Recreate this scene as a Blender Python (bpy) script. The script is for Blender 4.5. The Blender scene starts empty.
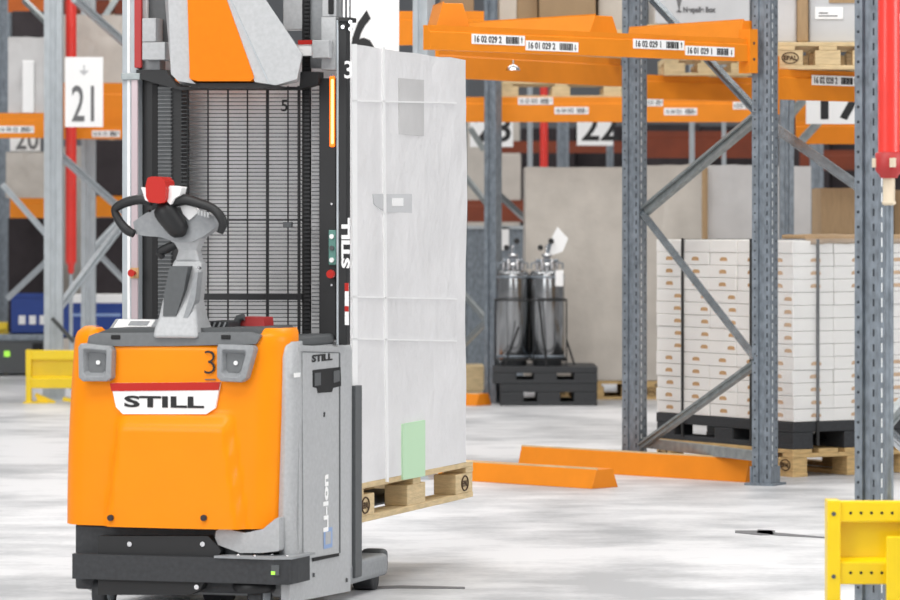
import bpy, bmesh, math, random
from mathutils import Matrix, Vector, noise
random.seed(7)
C = bpy.context.scene.collection
F, H, HY, CX = 4000.0, 1.44, 215.0, 450.0

def at(px, py, Y):
    return Vector(((px-CX)/F*Y, Y, H+(HY-py)/F*Y))
def floor_y(py): return F*H/(py-HY)

# ------------------------------------------------------------------ materials
def lin(h):
    h = h.lstrip('#'); o = []
    for i in (0, 2, 4):
        c = int(h[i:i+2], 16)/255
        o.append(c/12.92 if c <= .04045 else ((c+.055)/1.055)**2.4)
    return (*o, 1)
MATS = {}
def mat(name, hexc, rough=.5, metal=0, var=0, scale=8, bump=0, bscale=40, coat=0, emit=0, spec=.5, stretch=(1, 1, 1)):
    if name in MATS: return MATS[name]
    m = bpy.data.materials.new(name); m.use_nodes = True; nt = m.node_tree
    b = nt.nodes['Principled BSDF']; col = lin(hexc)
    b.inputs['Base Color'].default_value = col
    b.inputs['Roughness'].default_value = rough; b.inputs['Metallic'].default_value = metal
    b.inputs['Coat Weight'].default_value = coat; b.inputs['Specular IOR Level'].default_value = spec
    tc = nt.nodes.new('ShaderNodeTexCoord'); mp = nt.nodes.new('ShaderNodeMapping'); mp.inputs['Scale'].default_value = stretch
    nt.links.new(tc.outputs['Object'], mp.inputs['Vector'])
    if var:
        n = nt.nodes.new('ShaderNodeTexNoise'); n.inputs['Scale'].default_value = scale; n.inputs['Detail'].default_value = 4
        nt.links.new(mp.outputs[0], n.inputs['Vector'])
        mr = nt.nodes.new('ShaderNodeMapRange'); mr.inputs['From Min'].default_value = .3; mr.inputs['From Max'].default_value = .7
        mr.inputs['To Min'].default_value = 1-var; mr.inputs['To Max'].default_value = 1+var*.4
        nt.links.new(n.outputs['Fac'], mr.inputs['Value'])
        mx = nt.nodes.new('ShaderNodeMix'); mx.data_type = 'RGBA'; mx.blend_type = 'MULTIPLY'; mx.inputs[0].default_value = 1
        mx.inputs[6].default_value = col; nt.links.new(mr.outputs[0], mx.inputs[7]); nt.links.new(mx.outputs[2], b.inputs['Base Color'])
    if bump:
        n2 = nt.nodes.new('ShaderNodeTexNoise'); n2.inputs['Scale'].default_value = bscale; n2.inputs['Detail'].default_value = 3
        nt.links.new(mp.outputs[0], n2.inputs['Vector'])
        bp = nt.nodes.new('ShaderNodeBump'); bp.inputs['Strength'].default_value = bump; bp.inputs['Distance'].default_value = .02
        nt.links.new(n2.outputs['Fac'], bp.inputs['Height']); nt.links.new(bp.outputs[0], b.inputs['Normal'])
    if emit:
        b.inputs['Emission Color'].default_value = col; b.inputs['Emission Strength'].default_value = emit
    MATS[name] = m; return m
M = dict(
 orange=mat('orange_paint', '#fb9000', .4, var=.03, scale=6, coat=.06, spec=.22),
 orange_deep=mat('orange_cover_paint', '#f47d00', .55, var=.04, scale=30, spec=.2),
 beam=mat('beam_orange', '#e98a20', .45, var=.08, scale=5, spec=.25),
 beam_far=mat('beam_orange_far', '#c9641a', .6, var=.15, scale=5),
 beam_shaded=mat('beam_orange_shaded', '#7c3416', .6, var=.2, scale=5),  # darkened copy of the beam orange, shade put into the colour
 silver=mat('silver_paint', '#b2b4b6', .45, var=.1, scale=70, coat=.2),
 grey_part=mat('grey_plastic', '#94979a', .5, var=.12, scale=60),
 dgrey=mat('dark_grey_plastic', '#55585a', .5, var=.1, scale=50),
 black=mat('black_metal', '#1a1b1d', .5, var=.1, scale=30),
 blackp=mat('black_plastic', '#333538', .6, var=.25, scale=60),
 dark=mat('dark_recess', '#141416', .7),
 chrome=mat('chrome', '#d0d0d2', .2, 1),
 steel=mat('steel_tank', '#9b9d9f', .2, 1, var=.1, scale=10, stretch=(6, 6, .4)),
 galv=mat('galvanised_steel', '#848d96', .4, .35, var=.35, scale=40, stretch=(1, 1, .5)),
 galv_l=mat('galvanised_light', '#b4bbc0', .5, .1, var=.12, scale=20, stretch=(1, 1, .5)),
 brace=mat('brace_steel', '#959c9d', .35, .4, var=.25, scale=20),
 bright=mat('brace_bright_steel', '#9aa1a6', .25, .85, var=.25, scale=20),
 hole=mat('punched_hole', '#33383e', .8),
 slot=mat('punched_slot', '#e0e4e6', .6),
 white=mat('white_label', '#f6f6f6', .5),
 black_ink=mat('black_ink', '#1c1c1e', .6),
 grey_ink=mat('grey_ink', '#6a6a6c', .6),
 red=mat('red_plastic', '#b9231a', .5, coat=.1, spec=.3),
 red_pipe=mat('red_pipe_paint', '#e8382e', .4, coat=.3, var=.06),
 dred=mat('dark_red', '#b03030', .5),
 yellow=mat('yellow_guard_paint', '#f2cf06', .4, var=.07, scale=7, coat=.2),
 film=mat('wrap_film_white', '#e8e7e8', .42, var=.08, scale=3, bump=1.0, bscale=7, coat=.25),
 film_seam=mat('wrap_seam', '#fafafa', .35, coat=.4),
 film_grey=mat('wrapped_grey', '#c5beb5', .5, var=.1, scale=6, bump=.3, bscale=8, coat=.15),
 film_lilac=mat('wrapped_pale', '#c9c8c8', .5, var=.08, scale=6, bump=.3, bscale=8, coat=.15),
 carton_grey=mat('grey_carton', '#c8c9cb', .7, var=.08, scale=4),
 kraft=mat('kraft_carton', '#a98d6a', .75, var=.15, scale=30, stretch=(2, 2, .3)),
 kraft_d=mat('dull_carton', '#9c8568', .8, var=.15, scale=6),
 box_white=mat('white_carton', '#f2f0ec', .6, var=.03, scale=5),
 mark=mat('brown_print', '#cfa677', .8, var=.25, scale=60),
 wood=mat('pallet_wood', '#d3b27c', .75, var=.25, scale=14, bump=.3, stretch=(1, 1, 6)),
 wood_l=mat('pale_pallet_wood', '#dcc397', .75, var=.2, scale=12, bump=.3, stretch=(1, 1, 6)),
 burn=mat('burned_mark', '#4a3520', .8),
 strap=mat('black_strap', '#2a2a2a', .6),
 blue=mat('blue_crate', '#20418f', .5, var=.1, scale=10),
 green=mat('green_print', '#c4e6c2', .6),
 liion=mat('pale_blue_ink', '#ffffff', .5),
 liblue=mat('blue_ink', '#8fa8d2', .5),
 wall_panel=mat('back_wall_panel', '#8f9296', .8, var=.05, scale=1),  # even mid-grey of the back wall
 goods_shade_dark=mat('dark_goods_and_shade', '#3a3336', .8, var=.3, scale=5),  # near-black tone, also colours blocks that stand in for shade
 amber=mat('amber_lamp', '#ffb87a', .4, emit=2.4),
 amber_edge=mat('amber_lamp_edge', '#ff6a10', .4, emit=2.0),
 rim=mat('mid_grey_plastic', '#6e7173', .45, var=.1, scale=50),
 led=mat('green_led', '#9fe04a', .4, emit=.8),
 teal=mat('teal_panel', '#5f8f86', .5),
 cream=mat('cream_fitting', '#d8c9b0', .5),
)

# ------------------------------------------------------------------ mesh builder
class MB:
    def __init__(s): s.v = []; s.f = []; s.m = []; s.sm = []
    def add(s, vs, fs, mi=0, T=None, smooth=False):
        n = len(s.v)
        for p in vs:
            p = Vector(p); s.v.append(T @ p if T else p)
        for f in fs: s.f.append([i+n for i in f]); s.m.append(mi); s.sm.append(smooth)
        return s
    def box(s, x0, x1, y0, y1, z0, z1, mi=0, T=None):
        vs = [(x, y, z) for z in (z0, z1) for y in (y0, y1) for x in (x0, x1)]
        return s.add(vs, [(0, 2, 3, 1), (4, 5, 7, 6), (0, 1, 5, 4), (2, 6, 7, 3), (0, 4, 6, 2), (1, 3, 7, 5)], mi, T)
    def prism(s, poly, y0, y1, mi=0, T=None, axis='y', poly2=None, smooth=False):
        """poly in (x,z) swept along y; axis 'z': poly in (x,y) swept along z; axis 'x': poly (y,z) swept along x"""
        poly2 = poly2 or poly; n = len(poly)
        def q(p, t):
            return {'y': (p[0], t, p[1]), 'z': (p[0], p[1], t), 'x': (t, p[0], p[1])}[axis]
        vs = [q(p, y0) for p in poly]+[q(p, y1) for p in poly2]
        fs = [tuple(range(n))[::-1], tuple(range(n, 2*n))]
        s.add(vs, fs, mi, T)
        return s.add(vs, [(i, (i+1) % n, (i+1) % n+n, i+n) for i in range(n)], mi, T, smooth)
    def tube(s, pts, r, mi=0, n=12, T=None, cap=True, smooth=True):
        pts = [Vector(p) for p in pts]; rs = r if isinstance(r, (list, tuple)) else [r]*len(pts)
        rings = []; up = None
        for i, p in enumerate(pts):
            d = (pts[min(i+1, len(pts)-1)]-pts[max(i-1, 0)]).normalized()
            if up is None: up = Vector((0, 0, 1)) if abs(d.z) < .9 else Vector((1, 0, 0))
            a = d.cross(up).normalized(); b = a.cross(d).normalized(); up = b
            rings.append([p+(a*math.cos(2*math.pi*k/n)+b*math.sin(2*math.pi*k/n))*rs[i] for k in range(n)])
        vs = [v for R in rings for v in R]
        fs = [(i*n+k, i*n+(k+1) % n, (i+1)*n+(k+1) % n, (i+1)*n+k) for i in range(len(pts)-1) for k in range(n)]
        s.add(vs, fs, mi, T, smooth)
        if cap: s.add(vs, [tuple(range(n))[::-1], tuple(range(len(vs)-n, len(vs)))], mi, T)
        return s
    def bar(s, p, q, w, h, mi=0, T=None):
        """rectangular bar from p to q, w across, h the other way"""
        p = Vector(p); q = Vector(q); d = (q-p).normalized()
        up = Vector((0, 1, 0)) if abs(d.y) < .8 else Vector((1, 0, 0))
        a = d.cross(up).normalized()*w/2; b = d.cross(a).normalized()*h/2
        vs = [p-a-b, p+a-b, p+a+b, p-a+b, q-a-b, q+a-b, q+a+b, q-a+b]
        return s.add(vs, [(0, 3, 2, 1), (4, 5, 6, 7), (0, 1, 5, 4), (1, 2, 6, 5), (2, 3, 7, 6), (3, 0, 4, 7)], mi, T)
    def lathe(s, prof, c=(0, 0, 0), n=24, mi=0, T=None):
        vs = [(c[0]+r*math.cos(2*math.pi*k/n), c[1]+r*math.sin(2*math.pi*k/n), c[2]+z) for r, z in prof for k in range(n)]
        fs = [(i*n+k, i*n+(k+1) % n, (i+1)*n+(k+1) % n, (i+1)*n+k) for i in range(len(prof)-1) for k in range(n)]
        fs += []
        s.add(vs, fs, mi, T, True)
        return s.add(vs, [tuple(range(n))[::-1], tuple(range(len(vs)-n, len(vs)))], mi, T)
    def disc(s, c, r, n=10, mi=0, T=None, t=.001, ax='y'):
        pl = [(c[0]+r*math.cos(2*math.pi*k/n), c[2]+r*math.sin(2*math.pi*k/n)) for k in range(n)]
        return s.prism(pl, c[1]-t, c[1], mi, T)
    def text(s, body, x, z, size, y=0, mi=1, sx=1, bold=0, t=.0006, T=None, center=False, shear=0):
        cu = bpy.data.curves.new('t', 'FONT'); cu.body = body; cu.size = size; cu.offset = bold; cu.extrude = t; cu.shear = shear
        cu.resolution_u = 3; cu.align_x = 'CENTER' if center else 'LEFT'; cu.align_y = 'BOTTOM_BASELINE' if hasattr(cu, 'align_y') else 'TOP'
        o = bpy.data.objects.new('t', cu); C.objects.link(o)
        bpy.context.view_layer.update()
        me = o.evaluated_get(bpy.context.evaluated_depsgraph_get()).to_mesh()
        vs = [(x+v.co.x*sx, y-v.co.z, z+v.co.y) for v in me.vertices]; fs = [tuple(p.vertices) for p in me.polygons]
        s.add(vs, fs, mi, T)
        bpy.data.objects.remove(o); return s
    def build(s, name, mats, parent=None, origin=(0, 0, 0), bevel=0, seg=2, label=None, cat=None, group=None, kind=None, rotz=0, flat_n=False):
        if not isinstance(mats, (list, tuple)): mats = [mats]
        mats = [M[m] if isinstance(m, str) else m for m in mats]
        o3 = Vector(origin)
        me = bpy.data.meshes.new(name); me.from_pydata([v-o3 for v in s.v], [], s.f)
        for m in mats: me.materials.append(m)
        me.polygons.foreach_set('material_index', [min(i, len(mats)-1) for i in s.m])
        me.polygons.foreach_set('use_smooth', s.sm)
        bm = bmesh.new(); bm.from_mesh(me); bmesh.ops.recalc_face_normals(bm, faces=bm.faces); bm.to_mesh(me); bm.free()
        o = bpy.data.objects.new(name, me); C.objects.link(o)
        if parent: o.parent = parent
        else: o.location = o3; o.rotation_euler.z = rotz
        if bevel:
            b = o.modifiers.new('bevel', 'BEVEL'); b.width = bevel; b.segments = seg; b.limit_method = 'ANGLE'; b.angle_limit = math.radians(40); b.harden_normals = False
        tag(o, label, cat, group, kind); return o
def tag(o, label=None, cat=None, group=None, kind=None):
    if label: o['label'] = label
    if cat: o['category'] = cat
    if group: o['group'] = group
    if kind: o['kind'] = kind
    return o
def thing(name, loc, label, cat, group=None, rotz=0):
    o = bpy.data.objects.new(name, None); C.objects.link(o); o.location = loc; o.rotation_euler.z = rotz
    o.empty_display_size = .1
    return tag(o, label, cat, group)
def copy_tree(o, parent=None):
    c = o.copy(); C.objects.link(c); c.parent = parent
    for ch in list(o.children): copy_tree(ch, c)
    return c
def Tz(loc, rz=0): return Matrix.Translation(Vector(loc)) @ Matrix.Rotation(rz, 4, 'Z')

# ------------------------------------------------------------------ camera, light
cam = bpy.data.cameras.new('camera'); co = bpy.data.objects.new('camera', cam); C.objects.link(co)
co.location = (0, 0, H); co.rotation_euler = (math.pi/2, 0, 0)
cam.sensor_width = 36; cam.lens = 36*F/900; cam.shift_y = -85/900; cam.clip_end = 300
cam.dof.use_dof = True; cam.dof.focus_distance = 16.5; cam.dof.aperture_fstop = 6.0
sc = bpy.context.scene; sc.camera = co
sc.view_settings.view_transform = 'Standard'; sc.view_settings.look = 'None'; sc.view_settings.gamma = 1; sc.view_settings.exposure = -.05
w = bpy.data.worlds.new('world'); sc.world = w; w.use_nodes = True
w.node_tree.nodes['Background'].inputs[0].default_value = (.98, .985, 1, 1); w.node_tree.nodes['Background'].inputs[1].default_value = .36
def area(name, loc, sx, sy, power, rot=(0, 0, 0), col=(1, .98, .95)):
    l = bpy.data.lights.new(name, 'AREA'); l.shape = 'RECTANGLE'; l.size = sx; l.size_y = sy; l.energy = power; l.color = col
    o = bpy.data.objects.new(name, l); C.objects.link(o); o.location = loc; o.rotation_euler = rot
area('high_bay_light', (-2, 10, 8.5), 10, 3, 700, (math.radians(20), 0, 0))
area('high_bay_light', (0, 19, 8.5), 10, 3, 600)
area('high_bay_light', (-1, 28, 8.5), 14, 3, 700)
area('high_bay_light', (0, 38, 8.5), 14, 3, 500)
area('front_left_soft_light', (-7, 6, 4.5), 5, 5, 450, (math.radians(62), 0, math.radians(-38)), (1, 1, 1))  # added soft sun-like area from the front top left, no door there

area('right_fill_light', (7, 11, 3.5), 4, 4, 340, (math.radians(65), 0, math.radians(70)), (1, 1, 1))  # fill added at the right to lighten the load's shaded side, no door
# ------------------------------------------------------------------ floor
def floor_mat():
    m = bpy.data.materials.new('polished_concrete'); m.use_nodes = True; nt = m.node_tree; b = nt.nodes['Principled BSDF']
    tc = nt.nodes.new('ShaderNodeTexCoord')
    def nz(scale, st, det, rz=0):
        mp = nt.nodes.new('ShaderNodeMapping'); mp.inputs['Scale'].default_value = st; mp.inputs['Rotation'].default_value = (0, 0, rz)
        n = nt.nodes.new('ShaderNodeTexNoise'); n.inputs['Scale'].default_value = scale; n.inputs['Detail'].default_value = det
        nt.links.new(tc.outputs['Object'], mp.inputs[0]); nt.links.new(mp.outputs[0], n.inputs['Vector']); return n
    a = nz(1.1, (.8, .5, 1), 6, .1); c = nz(5, (.5, .7, 1), 5, -.15); d = nz(30, (1, 1, 1), 2)
    ad = nt.nodes.new('ShaderNodeMath'); ad.operation = 'MULTIPLY_ADD'; ad.inputs[1].default_value = .6
    nt.links.new(c.outputs['Fac'], ad.inputs[0]); nt.links.new(a.outputs['Fac'], ad.inputs[2])
    ad2 = nt.nodes.new('ShaderNodeMath'); ad2.operation = 'MULTIPLY_ADD'; ad2.inputs[1].default_value = .15
    nt.links.new(d.outputs['Fac'], ad2.inputs[0]); nt.links.new(ad.outputs[0], ad2.inputs[2])
    r = nt.nodes.new('ShaderNodeValToRGB'); e = r.color_ramp.elements
    e[0].position = .70; e[0].color = lin('#a6a8ab'); e[1].position = .98; e[1].color = lin('#dedee0')
    nt.links.new(ad2.outputs[0], r.inputs[0]); nt.links.new(r.outputs[0], b.inputs['Base Color'])
    b.inputs['Roughness'].default_value = .42; b.inputs['Specular IOR Level'].default_value = .4
    return m
MB().box(-26, 26, -1, 62, -.2, 0).build('floor', floor_mat(), kind='structure')
MB().box(-26, 26, 61, 61.3, 0, 9.5).build('wall_back', 'wall_panel', kind='structure')

# ------------------------------------------------------------------ generic warehouse pieces
def post_mb(mb, X, Y, h, rot, w=.1, d=.1, back=False, slots=True):
    T = Tz((X, Y, 0), rot)
    g = w*.17
    mb.prism([(-w/2, d), (-w/2, 0), (-g, 0), (-g*.8, .014), (g*.8, .014), (g, 0), (w/2, 0), (w/2, d)], 0.01, h, 0, T, 'z')
    if slots:
        k = int(h/.05)
        for i in range(1, k):
            z = i*.05
            mb.disc((-w*.34, -.0002, z), .0055, 6, 1, T)
            mb.box(w*.30, w*.37, -.0012, -.0002, z-.013, z+.011, 1, T)
            mb.box(w/2+.0002, w/2+.0012, d*.25, d*.33, z-.016, z+.014, 2, T)
            mb.box(w/2+.0002, w/2+.0012, d*.72, d*.80, z-.006, z+.006, 1, T)
    return mb
def foot_mb(X, Y, rot, s=.16):
    T = Tz((X, Y, 0), rot)
    return MB().box(-s/2, s/2, -.03, s*.85, 0, .012, 0, T).box(-s*.36, -s*.30, -.01, s*.7, .01, .10, 0, T).box(s*.36, s*.30, -.01, s*.7, .01, .10, 0, T)
def upright(label, posts, braces, h, rot=math.radians(-28), w=.1, matn='galv', bw=.045, bm='brace', slots=True, group=None, foot=True):
    X, Y = posts[0]
    t = thing('rack_upright_frame', (X, Y, 0), label, 'rack upright', group)
    O = (X, Y, 0)
    for (x, y) in posts:
        p = post_mb(MB(), x, y, h, rot, w, w, slots=slots).build('post', [matn, 'hole', 'slot'], t, O)
        if foot: foot_mb(x, y, rot, w*1.6).build('foot_plate', matn, p, (0, 0, 0) if 0 else O)
    for b in braces:
        a, c = b[0], b[1]; mm = b[2] if len(b) > 2 else bm; ww = b[3] if len(b) > 3 else bw
        m = MB().bar(a, c, ww, .028)
        d = (Vector(c)-Vector(a)).normalized(); sd = d.cross(Vector((0, 1, 0))).normalized()*ww*.36
        m.bar(Vector(a)+sd-Vector((0, .018, 0)), Vector(c)+sd-Vector((0, .018, 0)), ww*.22, .012)
        m.bar(Vector(a)-sd-Vector((0, .018, 0)), Vector(c)-sd-Vector((0, .018, 0)), ww*.22, .012)
        m.build('brace', mm, t, O)
    return t
def xframe(p0, p1):
    """local x from p0 to p1, z up, y away from camera"""
    p0 = Vector(p0); p1 = Vector(p1); d = p1-p0; L = d.length; x = d.normalized()
    y = Vector((-x.y, x.x, 0)).normalized(); z = x.cross(y)
    R = Matrix((x, y, z)).transposed().to_4x4()
    return Matrix.Translation(p0) @ R, L
def loc_label(body, x, z, w, h, T, parent, O, arrow=1):
    m = MB().box(x, x+w, -.003, 0, z, z+h, 0, T)
    m.text(body, x+w*.03, z+h*.2, h*.9, -.004, 1, sx=w*.60/(len(body)*h*.9*.5), T=T, bold=.0008)
    random.seed(len(body)+int(x*100))
    q = x+w*.64
    while q < x+w*.88:
        bw = random.choice((.002, .004, .006)); m.box(q, q+bw, -.0045, -.003, z+h*.15, z+h*.85, 1, T); q += bw+random.choice((.002, .003, .004))
    ax = x+w*.94
    m.box(ax-.002, ax+.002, -.0045, -.003, z+h*.25, z+h*.75, 1, T)
    m.prism([(ax-.006, z+h*(.6 if arrow > 0 else .4)), (ax+.006, z+h*(.6 if arrow > 0 else .4)), (ax, z+h*(.85 if arrow > 0 else .15))], -.0045, -.003, 1, T)
    return m.build('location_label', ['white', 'black_ink'], parent, O)
def beam(label, p0, p1, h, matn='beam', depth=.05, conn=(False, False), labels=(), group=None, name='rack_beam'):
    T, L = xframe(p0, p1)
    t = thing(name, p0, label, 'rack beam', group)
    m = MB().prism([(0, 0), (0, h*.72), (.008, h*.76), (.008, h), (depth, h), (depth, 0)], 0, L, 0, T, 'x')
    m.build('rail', matn, t, p0)
    for i, c in enumerate(conn):
        if c:
            x = -.02 if i == 0 else L-.04
            MB().box(x, x+.06, -.012, depth+.02, -h*.5, h*1.42, 0, T).disc((x+.03, -.013, h*.1), .008, 8, 1, T).disc((x+.03, -.013, h*.8), .008, 8, 1, T).build('connector', [matn, 'hole'], t, p0)
    for (body, x, z, w_, h_, ar) in labels: loc_label(body, x, z, w_, h_, T, t, p0, ar)
    return t
def slab(x0, x1, y0, y1, Y, d, name, label, cat, m='film_grey', group=None, rz=0, mb=None, bev=.012, rough=0):
    a = at(x0, y1, Y); b = at(x1, y0, Y); W = b.x-a.x; Z = b.z-a.z
    o = ((a.x+b.x)/2, Y, max(a.z, 0))
    mb = mb or MB()
    if rough:
        n = 8
        for (ax, s_) in (('y', 0), ('y', 1), ('x', 0), ('x', 1)):
            vs = []
            for i in range(n+1):
                for j in range(n+1):
                    u = i/n; v = j/n
                    nn = noise.noise(Vector((u*3+x0, v*3, s_*5)))*rough
                    if ax == 'y': p = (-W/2+W*u, (d if s_ else 0)+(nn if s_ else -nn)*(0 < i < n), Z*v+nn*.5*(j == n))
                    else: p = ((W/2 if s_ else -W/2)+(nn if s_ else -nn)*(0 < i < n), d*u, Z*v+nn*.5*(j == n))
                    vs.append(p)
            mb.add(vs, [(i*(n+1)+j, (i+1)*(n+1)+j, (i+1)*(n+1)+j+1, i*(n+1)+j+1) for i in range(n) for j in range(n)], 0, smooth=True)
        mb.box(-W/2+.002, W/2-.002, .002, d-.002, 0, Z-.01)
    else: mb.box(-W/2, W/2, 0, d, 0, Z)
    for v in mb.v: pass
    t = mb.build(name, m if isinstance(m, list) else [m], None, (0, 0, 0), bevel=0 if rough else bev, label=label, cat=cat, group=group)
    t.location = o; t.rotation_euler.z = rz
    return t, W, Z
def euro_pallet(loc, rz, label, L=1.2, W=.8, h=.144, mat_='wood', group=None, mark=True, bw=.145):
    """local x = long side seen from the front, y = back; origin front-left-bottom corner"""
    t = thing('wooden_pallet', loc, label, 'pallet', group, rz)
    s = h/.144
    m = MB()
    n = 5
    for i in range(n):
        y = (W-.13)*i/(n-1); m.box(0, L, y, y+.13, h-.022*s, h)
    for x in (0, L/2-.05, L-.1): m.box(x, x+.1, 0, W, h-.044*s, h-.022*s)
    m.build('top_deck', mat_, t, bevel=.003)
    m = MB()
    for y in (0, W/2-.05, W-.1): m.box(0, L, y, y+.1, 0, .022*s)
    m.build('bottom_boards', mat_, t, bevel=.003)
    for i, x in enumerate((0, L/2-bw/2, L-bw)):
        for j, y in enumerate((0, W/2-.05, W-.1)):
            b = MB().box(x+.002, x+bw-.002, y+.002, y+.098, .022*s, h-.044*s).build('block', mat_, t, bevel=.003)
            if mark and j == 0 and i != 1:
                mk = MB(); cz = (h-.022*s)/2; cx = x+bw/2
                mk.tube([(cx+.045*math.cos(a), -.001, cz+.03*math.sin(a)) for a in [2*math.pi*k/24 for k in range(25)]], .003, 0, 5)
                mk.text('EPAL', cx, cz-.012, .034, -.001, 0, center=True, bold=.001)
                mk.build('oval_mark', 'burn', b)
    return t
def plastic_pallet(loc, rz, label, L=1.2, W=.8, h=.15, group=None):
    t = thing('plastic_pallet', loc, label, 'pallet', group, rz)
    MB().box(0, L, 0, W, h*.62, h).build('deck', 'blackp', t, bevel=.006)
    for x in (0, L/2-.09, L-.18):
        for y in (0, W/2-.07, W-.14):
            MB().box(x+.001, x+.18, y+.001, y+.139, .02, h*.63).build('foot', 'blackp', t, bevel=.01)
    for y in (0, W/2-.07, W-.14): MB().box(0, L, y, y+.139, 0, .03).build('runner', 'blackp', t, bevel=.005)
    return t

# ================================================================== STACKER TRUCK
A = math.radians(17); cA, sA = math.cos(A), math.sin(A)
TX, TY = -.991, 14.4
def TW(u, v, z): return Vector((TX+u*cA+v*sA, TY-u*sA+v*cA, z))
def Lp(px, py, v=0):
    """pixel on the plane v of the truck -> local point"""
    k = (px-CX)/F
    u = (k*(TY+v*cA)-TX-v*sA)/(cA+k*sA); Y = TY-u*sA+v*cA
    return Vector((u, v, H+(HY-py)/F*Y))
def Ls(px, py, u):
    """pixel on the side plane u -> local"""
    k = (px-CX)/F
    v = (k*(TY-u*sA)-TX-u*cA)/(sA-k*cA); Y = TY-u*sA+v*cA
    return Vector((u, v, H+(HY-py)/F*Y))
truck = thing('pallet_stacker_truck', (TX, TY, 0), 'orange and silver pedestrian pallet stacker truck with black mast carrying a wrapped load', 'stacker truck', rotz=-A)
def P2(pts, v): return [(Lp(x, y, v).x, Lp(x, y, v).z) for x, y in pts]
# --- chassis
MB().box(-.41, .415, .13, .80, .06, .965).build('body_housing', 'silver', truck, bevel=.03, seg=3)
# --- orange hood : grid surface
def hood():
    n = 64; k = 40; vs = []; zb, zt = .315, 1.034
    plan = []
    for i in range(n+1):
        s = -1+2*i/n; a = abs(s)
        plan.append(s)
    for j in range(k+1):
        t = j/k; z = zb+(zt-zb)*t
        W = .458-.034*t**2
        Wr = .386+.03*t
        for s in plan:
            a = abs(s); Wd = Wr if s > 0 else W
            R = .11
            path = (Wd-R)+R*math.pi/2+.045; q = a*path
            if q < Wd-R: u = q; v = .012*(q/(Wd-R))**2
            elif q < Wd-R+R*math.pi/2:
                th = (q-(Wd-R))/R; u = Wd-R+R*math.sin(th); v = .012+R*(1-math.cos(th))
            else: u = Wd; v = .012+R+(q-(Wd-R)-R*math.pi/2)
            # embossed lower centre panel
            e = .30-.03*t
            top = .70
            def sst(x): x = max(0, min(1, x)); return x*x*(3-2*x)
            m_ = sst((e-u)/.035)*sst((top-t)/.10) if s > 0 or True else 0
            e = .215+.045*(1-t/.48); m_ = sst((e-u)/.018+.5)*max(0, min(1, (.575-t)/.07)); v -= .042*m_
            if t > .93:
                r = (t-.93)/.07; v += .035*(1-math.sqrt(max(0, 1-r*r))); u *= 1-.05*(1-math.sqrt(max(0, 1-r*r)))
                lip = 0
            # shoulders rise at both ends, dip in the middle for the console
            zz = z
            mid = sst((.33-u)/.05)
            if t > .86: zz = z-(t-.86)/.14*.055*mid*1
            vs.append((u if s > 0 else -u, v, zz))
    fs = [(j*(n+1)+i, j*(n+1)+i+1, (j+1)*(n+1)+i+1, (j+1)*(n+1)+i) for j in range(k) for i in range(n)]
    base = len(vs); top0 = k*(n+1)
    mb = MB().add(vs, fs, 0, smooth=True)
    # close the top backwards
    ring = [Vector(vs[top0+i]) for i in range(n+1)]
    back = [Vector((p.x*.97, p.y+.045, p.z-.002)) for p in ring]
    mb.add([tuple(p) for p in ring+back], [(i, i+1, n+1+i+1, n+1+i) for i in range(n)], 0, smooth=True)
    ringb = [Vector(vs[i]) for i in range(n+1)]; bb = [Vector((p.x*.98, p.y+.05, p.z)) for p in ringb]
    mb.add([tuple(p) for p in ringb+bb], [(i, i+1, n+1+i+1, n+1+i) for i in range(n)], 0, smooth=True)
    return mb
hd = hood().build('front_hood', 'orange', truck)
# --- logo plate
pl = P2([(112, 383), (221, 382), (216, 408), (207, 414), (124, 414), (117, 407)], -.0)
lg = MB().prism(pl, -.010, .01).build('logo_plate', 'white', truck, bevel=.002)
MB().prism(P2([(111, 383), (221, 382), (219.5, 390), (112.5, 391)], 0), -.0125, -.005).build('red_stripe', 'red', lg)
a = Lp(124, 406.5, -.012)
MB().text('STILL', a.x, a.z, .055, -.012, 0, sx=2.42, bold=.0018).build('lettering', 'black_ink', lg)
a = Lp(202, 374, -.001)
MB().text('3', a.x, a.z, .125, -.004, 0, sx=1.0, bold=-.002).build('fleet_number', 'black_ink', truck)
a = Lp(205, 380, -.001)
MB().box(a.x, a.x+.04, -.003, 0, a.z, a.z+.004).build('small_print', 'grey_ink', truck)
# hood bolts
m = MB()
for px in (115, 208): m.disc((Lp(px, 517).x, -.0215 if 0 else -.004, Lp(px, 517).z), .011, 14)
m2 = MB()
for px in (115, 208):
    c = Lp(px, 517); MB().disc((c.x, -.032, c.z), .011, 14, t=.018).build('hood_bolt', 'goods_shade_dark', truck)
# --- headlight recess frames
def recess(out, inn, side):
    o_ = P2(out, 0); i_ = P2(inn, 0); n = len(o_)
    m = MB()
    v0, v1 = -.034, .05
    vs = [(p[0], v0, p[1]) for p in o_]+[(p[0], v0-.004, p[1]) for p in i_]+[(p[0], v1, p[1]) for p in o_]
    fs = [(k, (k+1) % n, n+(k+1) % n, n+k) for k in range(n)]+[(k, (k+1) % n, 2*n+(k+1) % n, 2*n+k) for k in range(n)]
    cx = sum(p[0] for p in i_)/n; cz = sum(p[1] for p in i_)/n
    deep = [(cx+(p[0]-cx)*.72, -.012, cz+(p[1]-cz)*.72) for p in i_]
    vs += deep
    fs += [(n+k, n+(k+1) % n, 3*n+(k+1) % n, 3*n+k) for k in range(n)]
    m.add(vs, fs)
    r = m.build('headlight_frame', 'grey_part', truck, bevel=.004, label='grey plastic headlight recess frame')
    MB().prism([(p[0], p[2]) for p in deep], -.014, -.008).build('headlight_bowl', 'rim', r)
    MB().disc((cx+.006, -.014, cz), .008, 10, t=.006).build('lamp', 'white', r)
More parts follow.
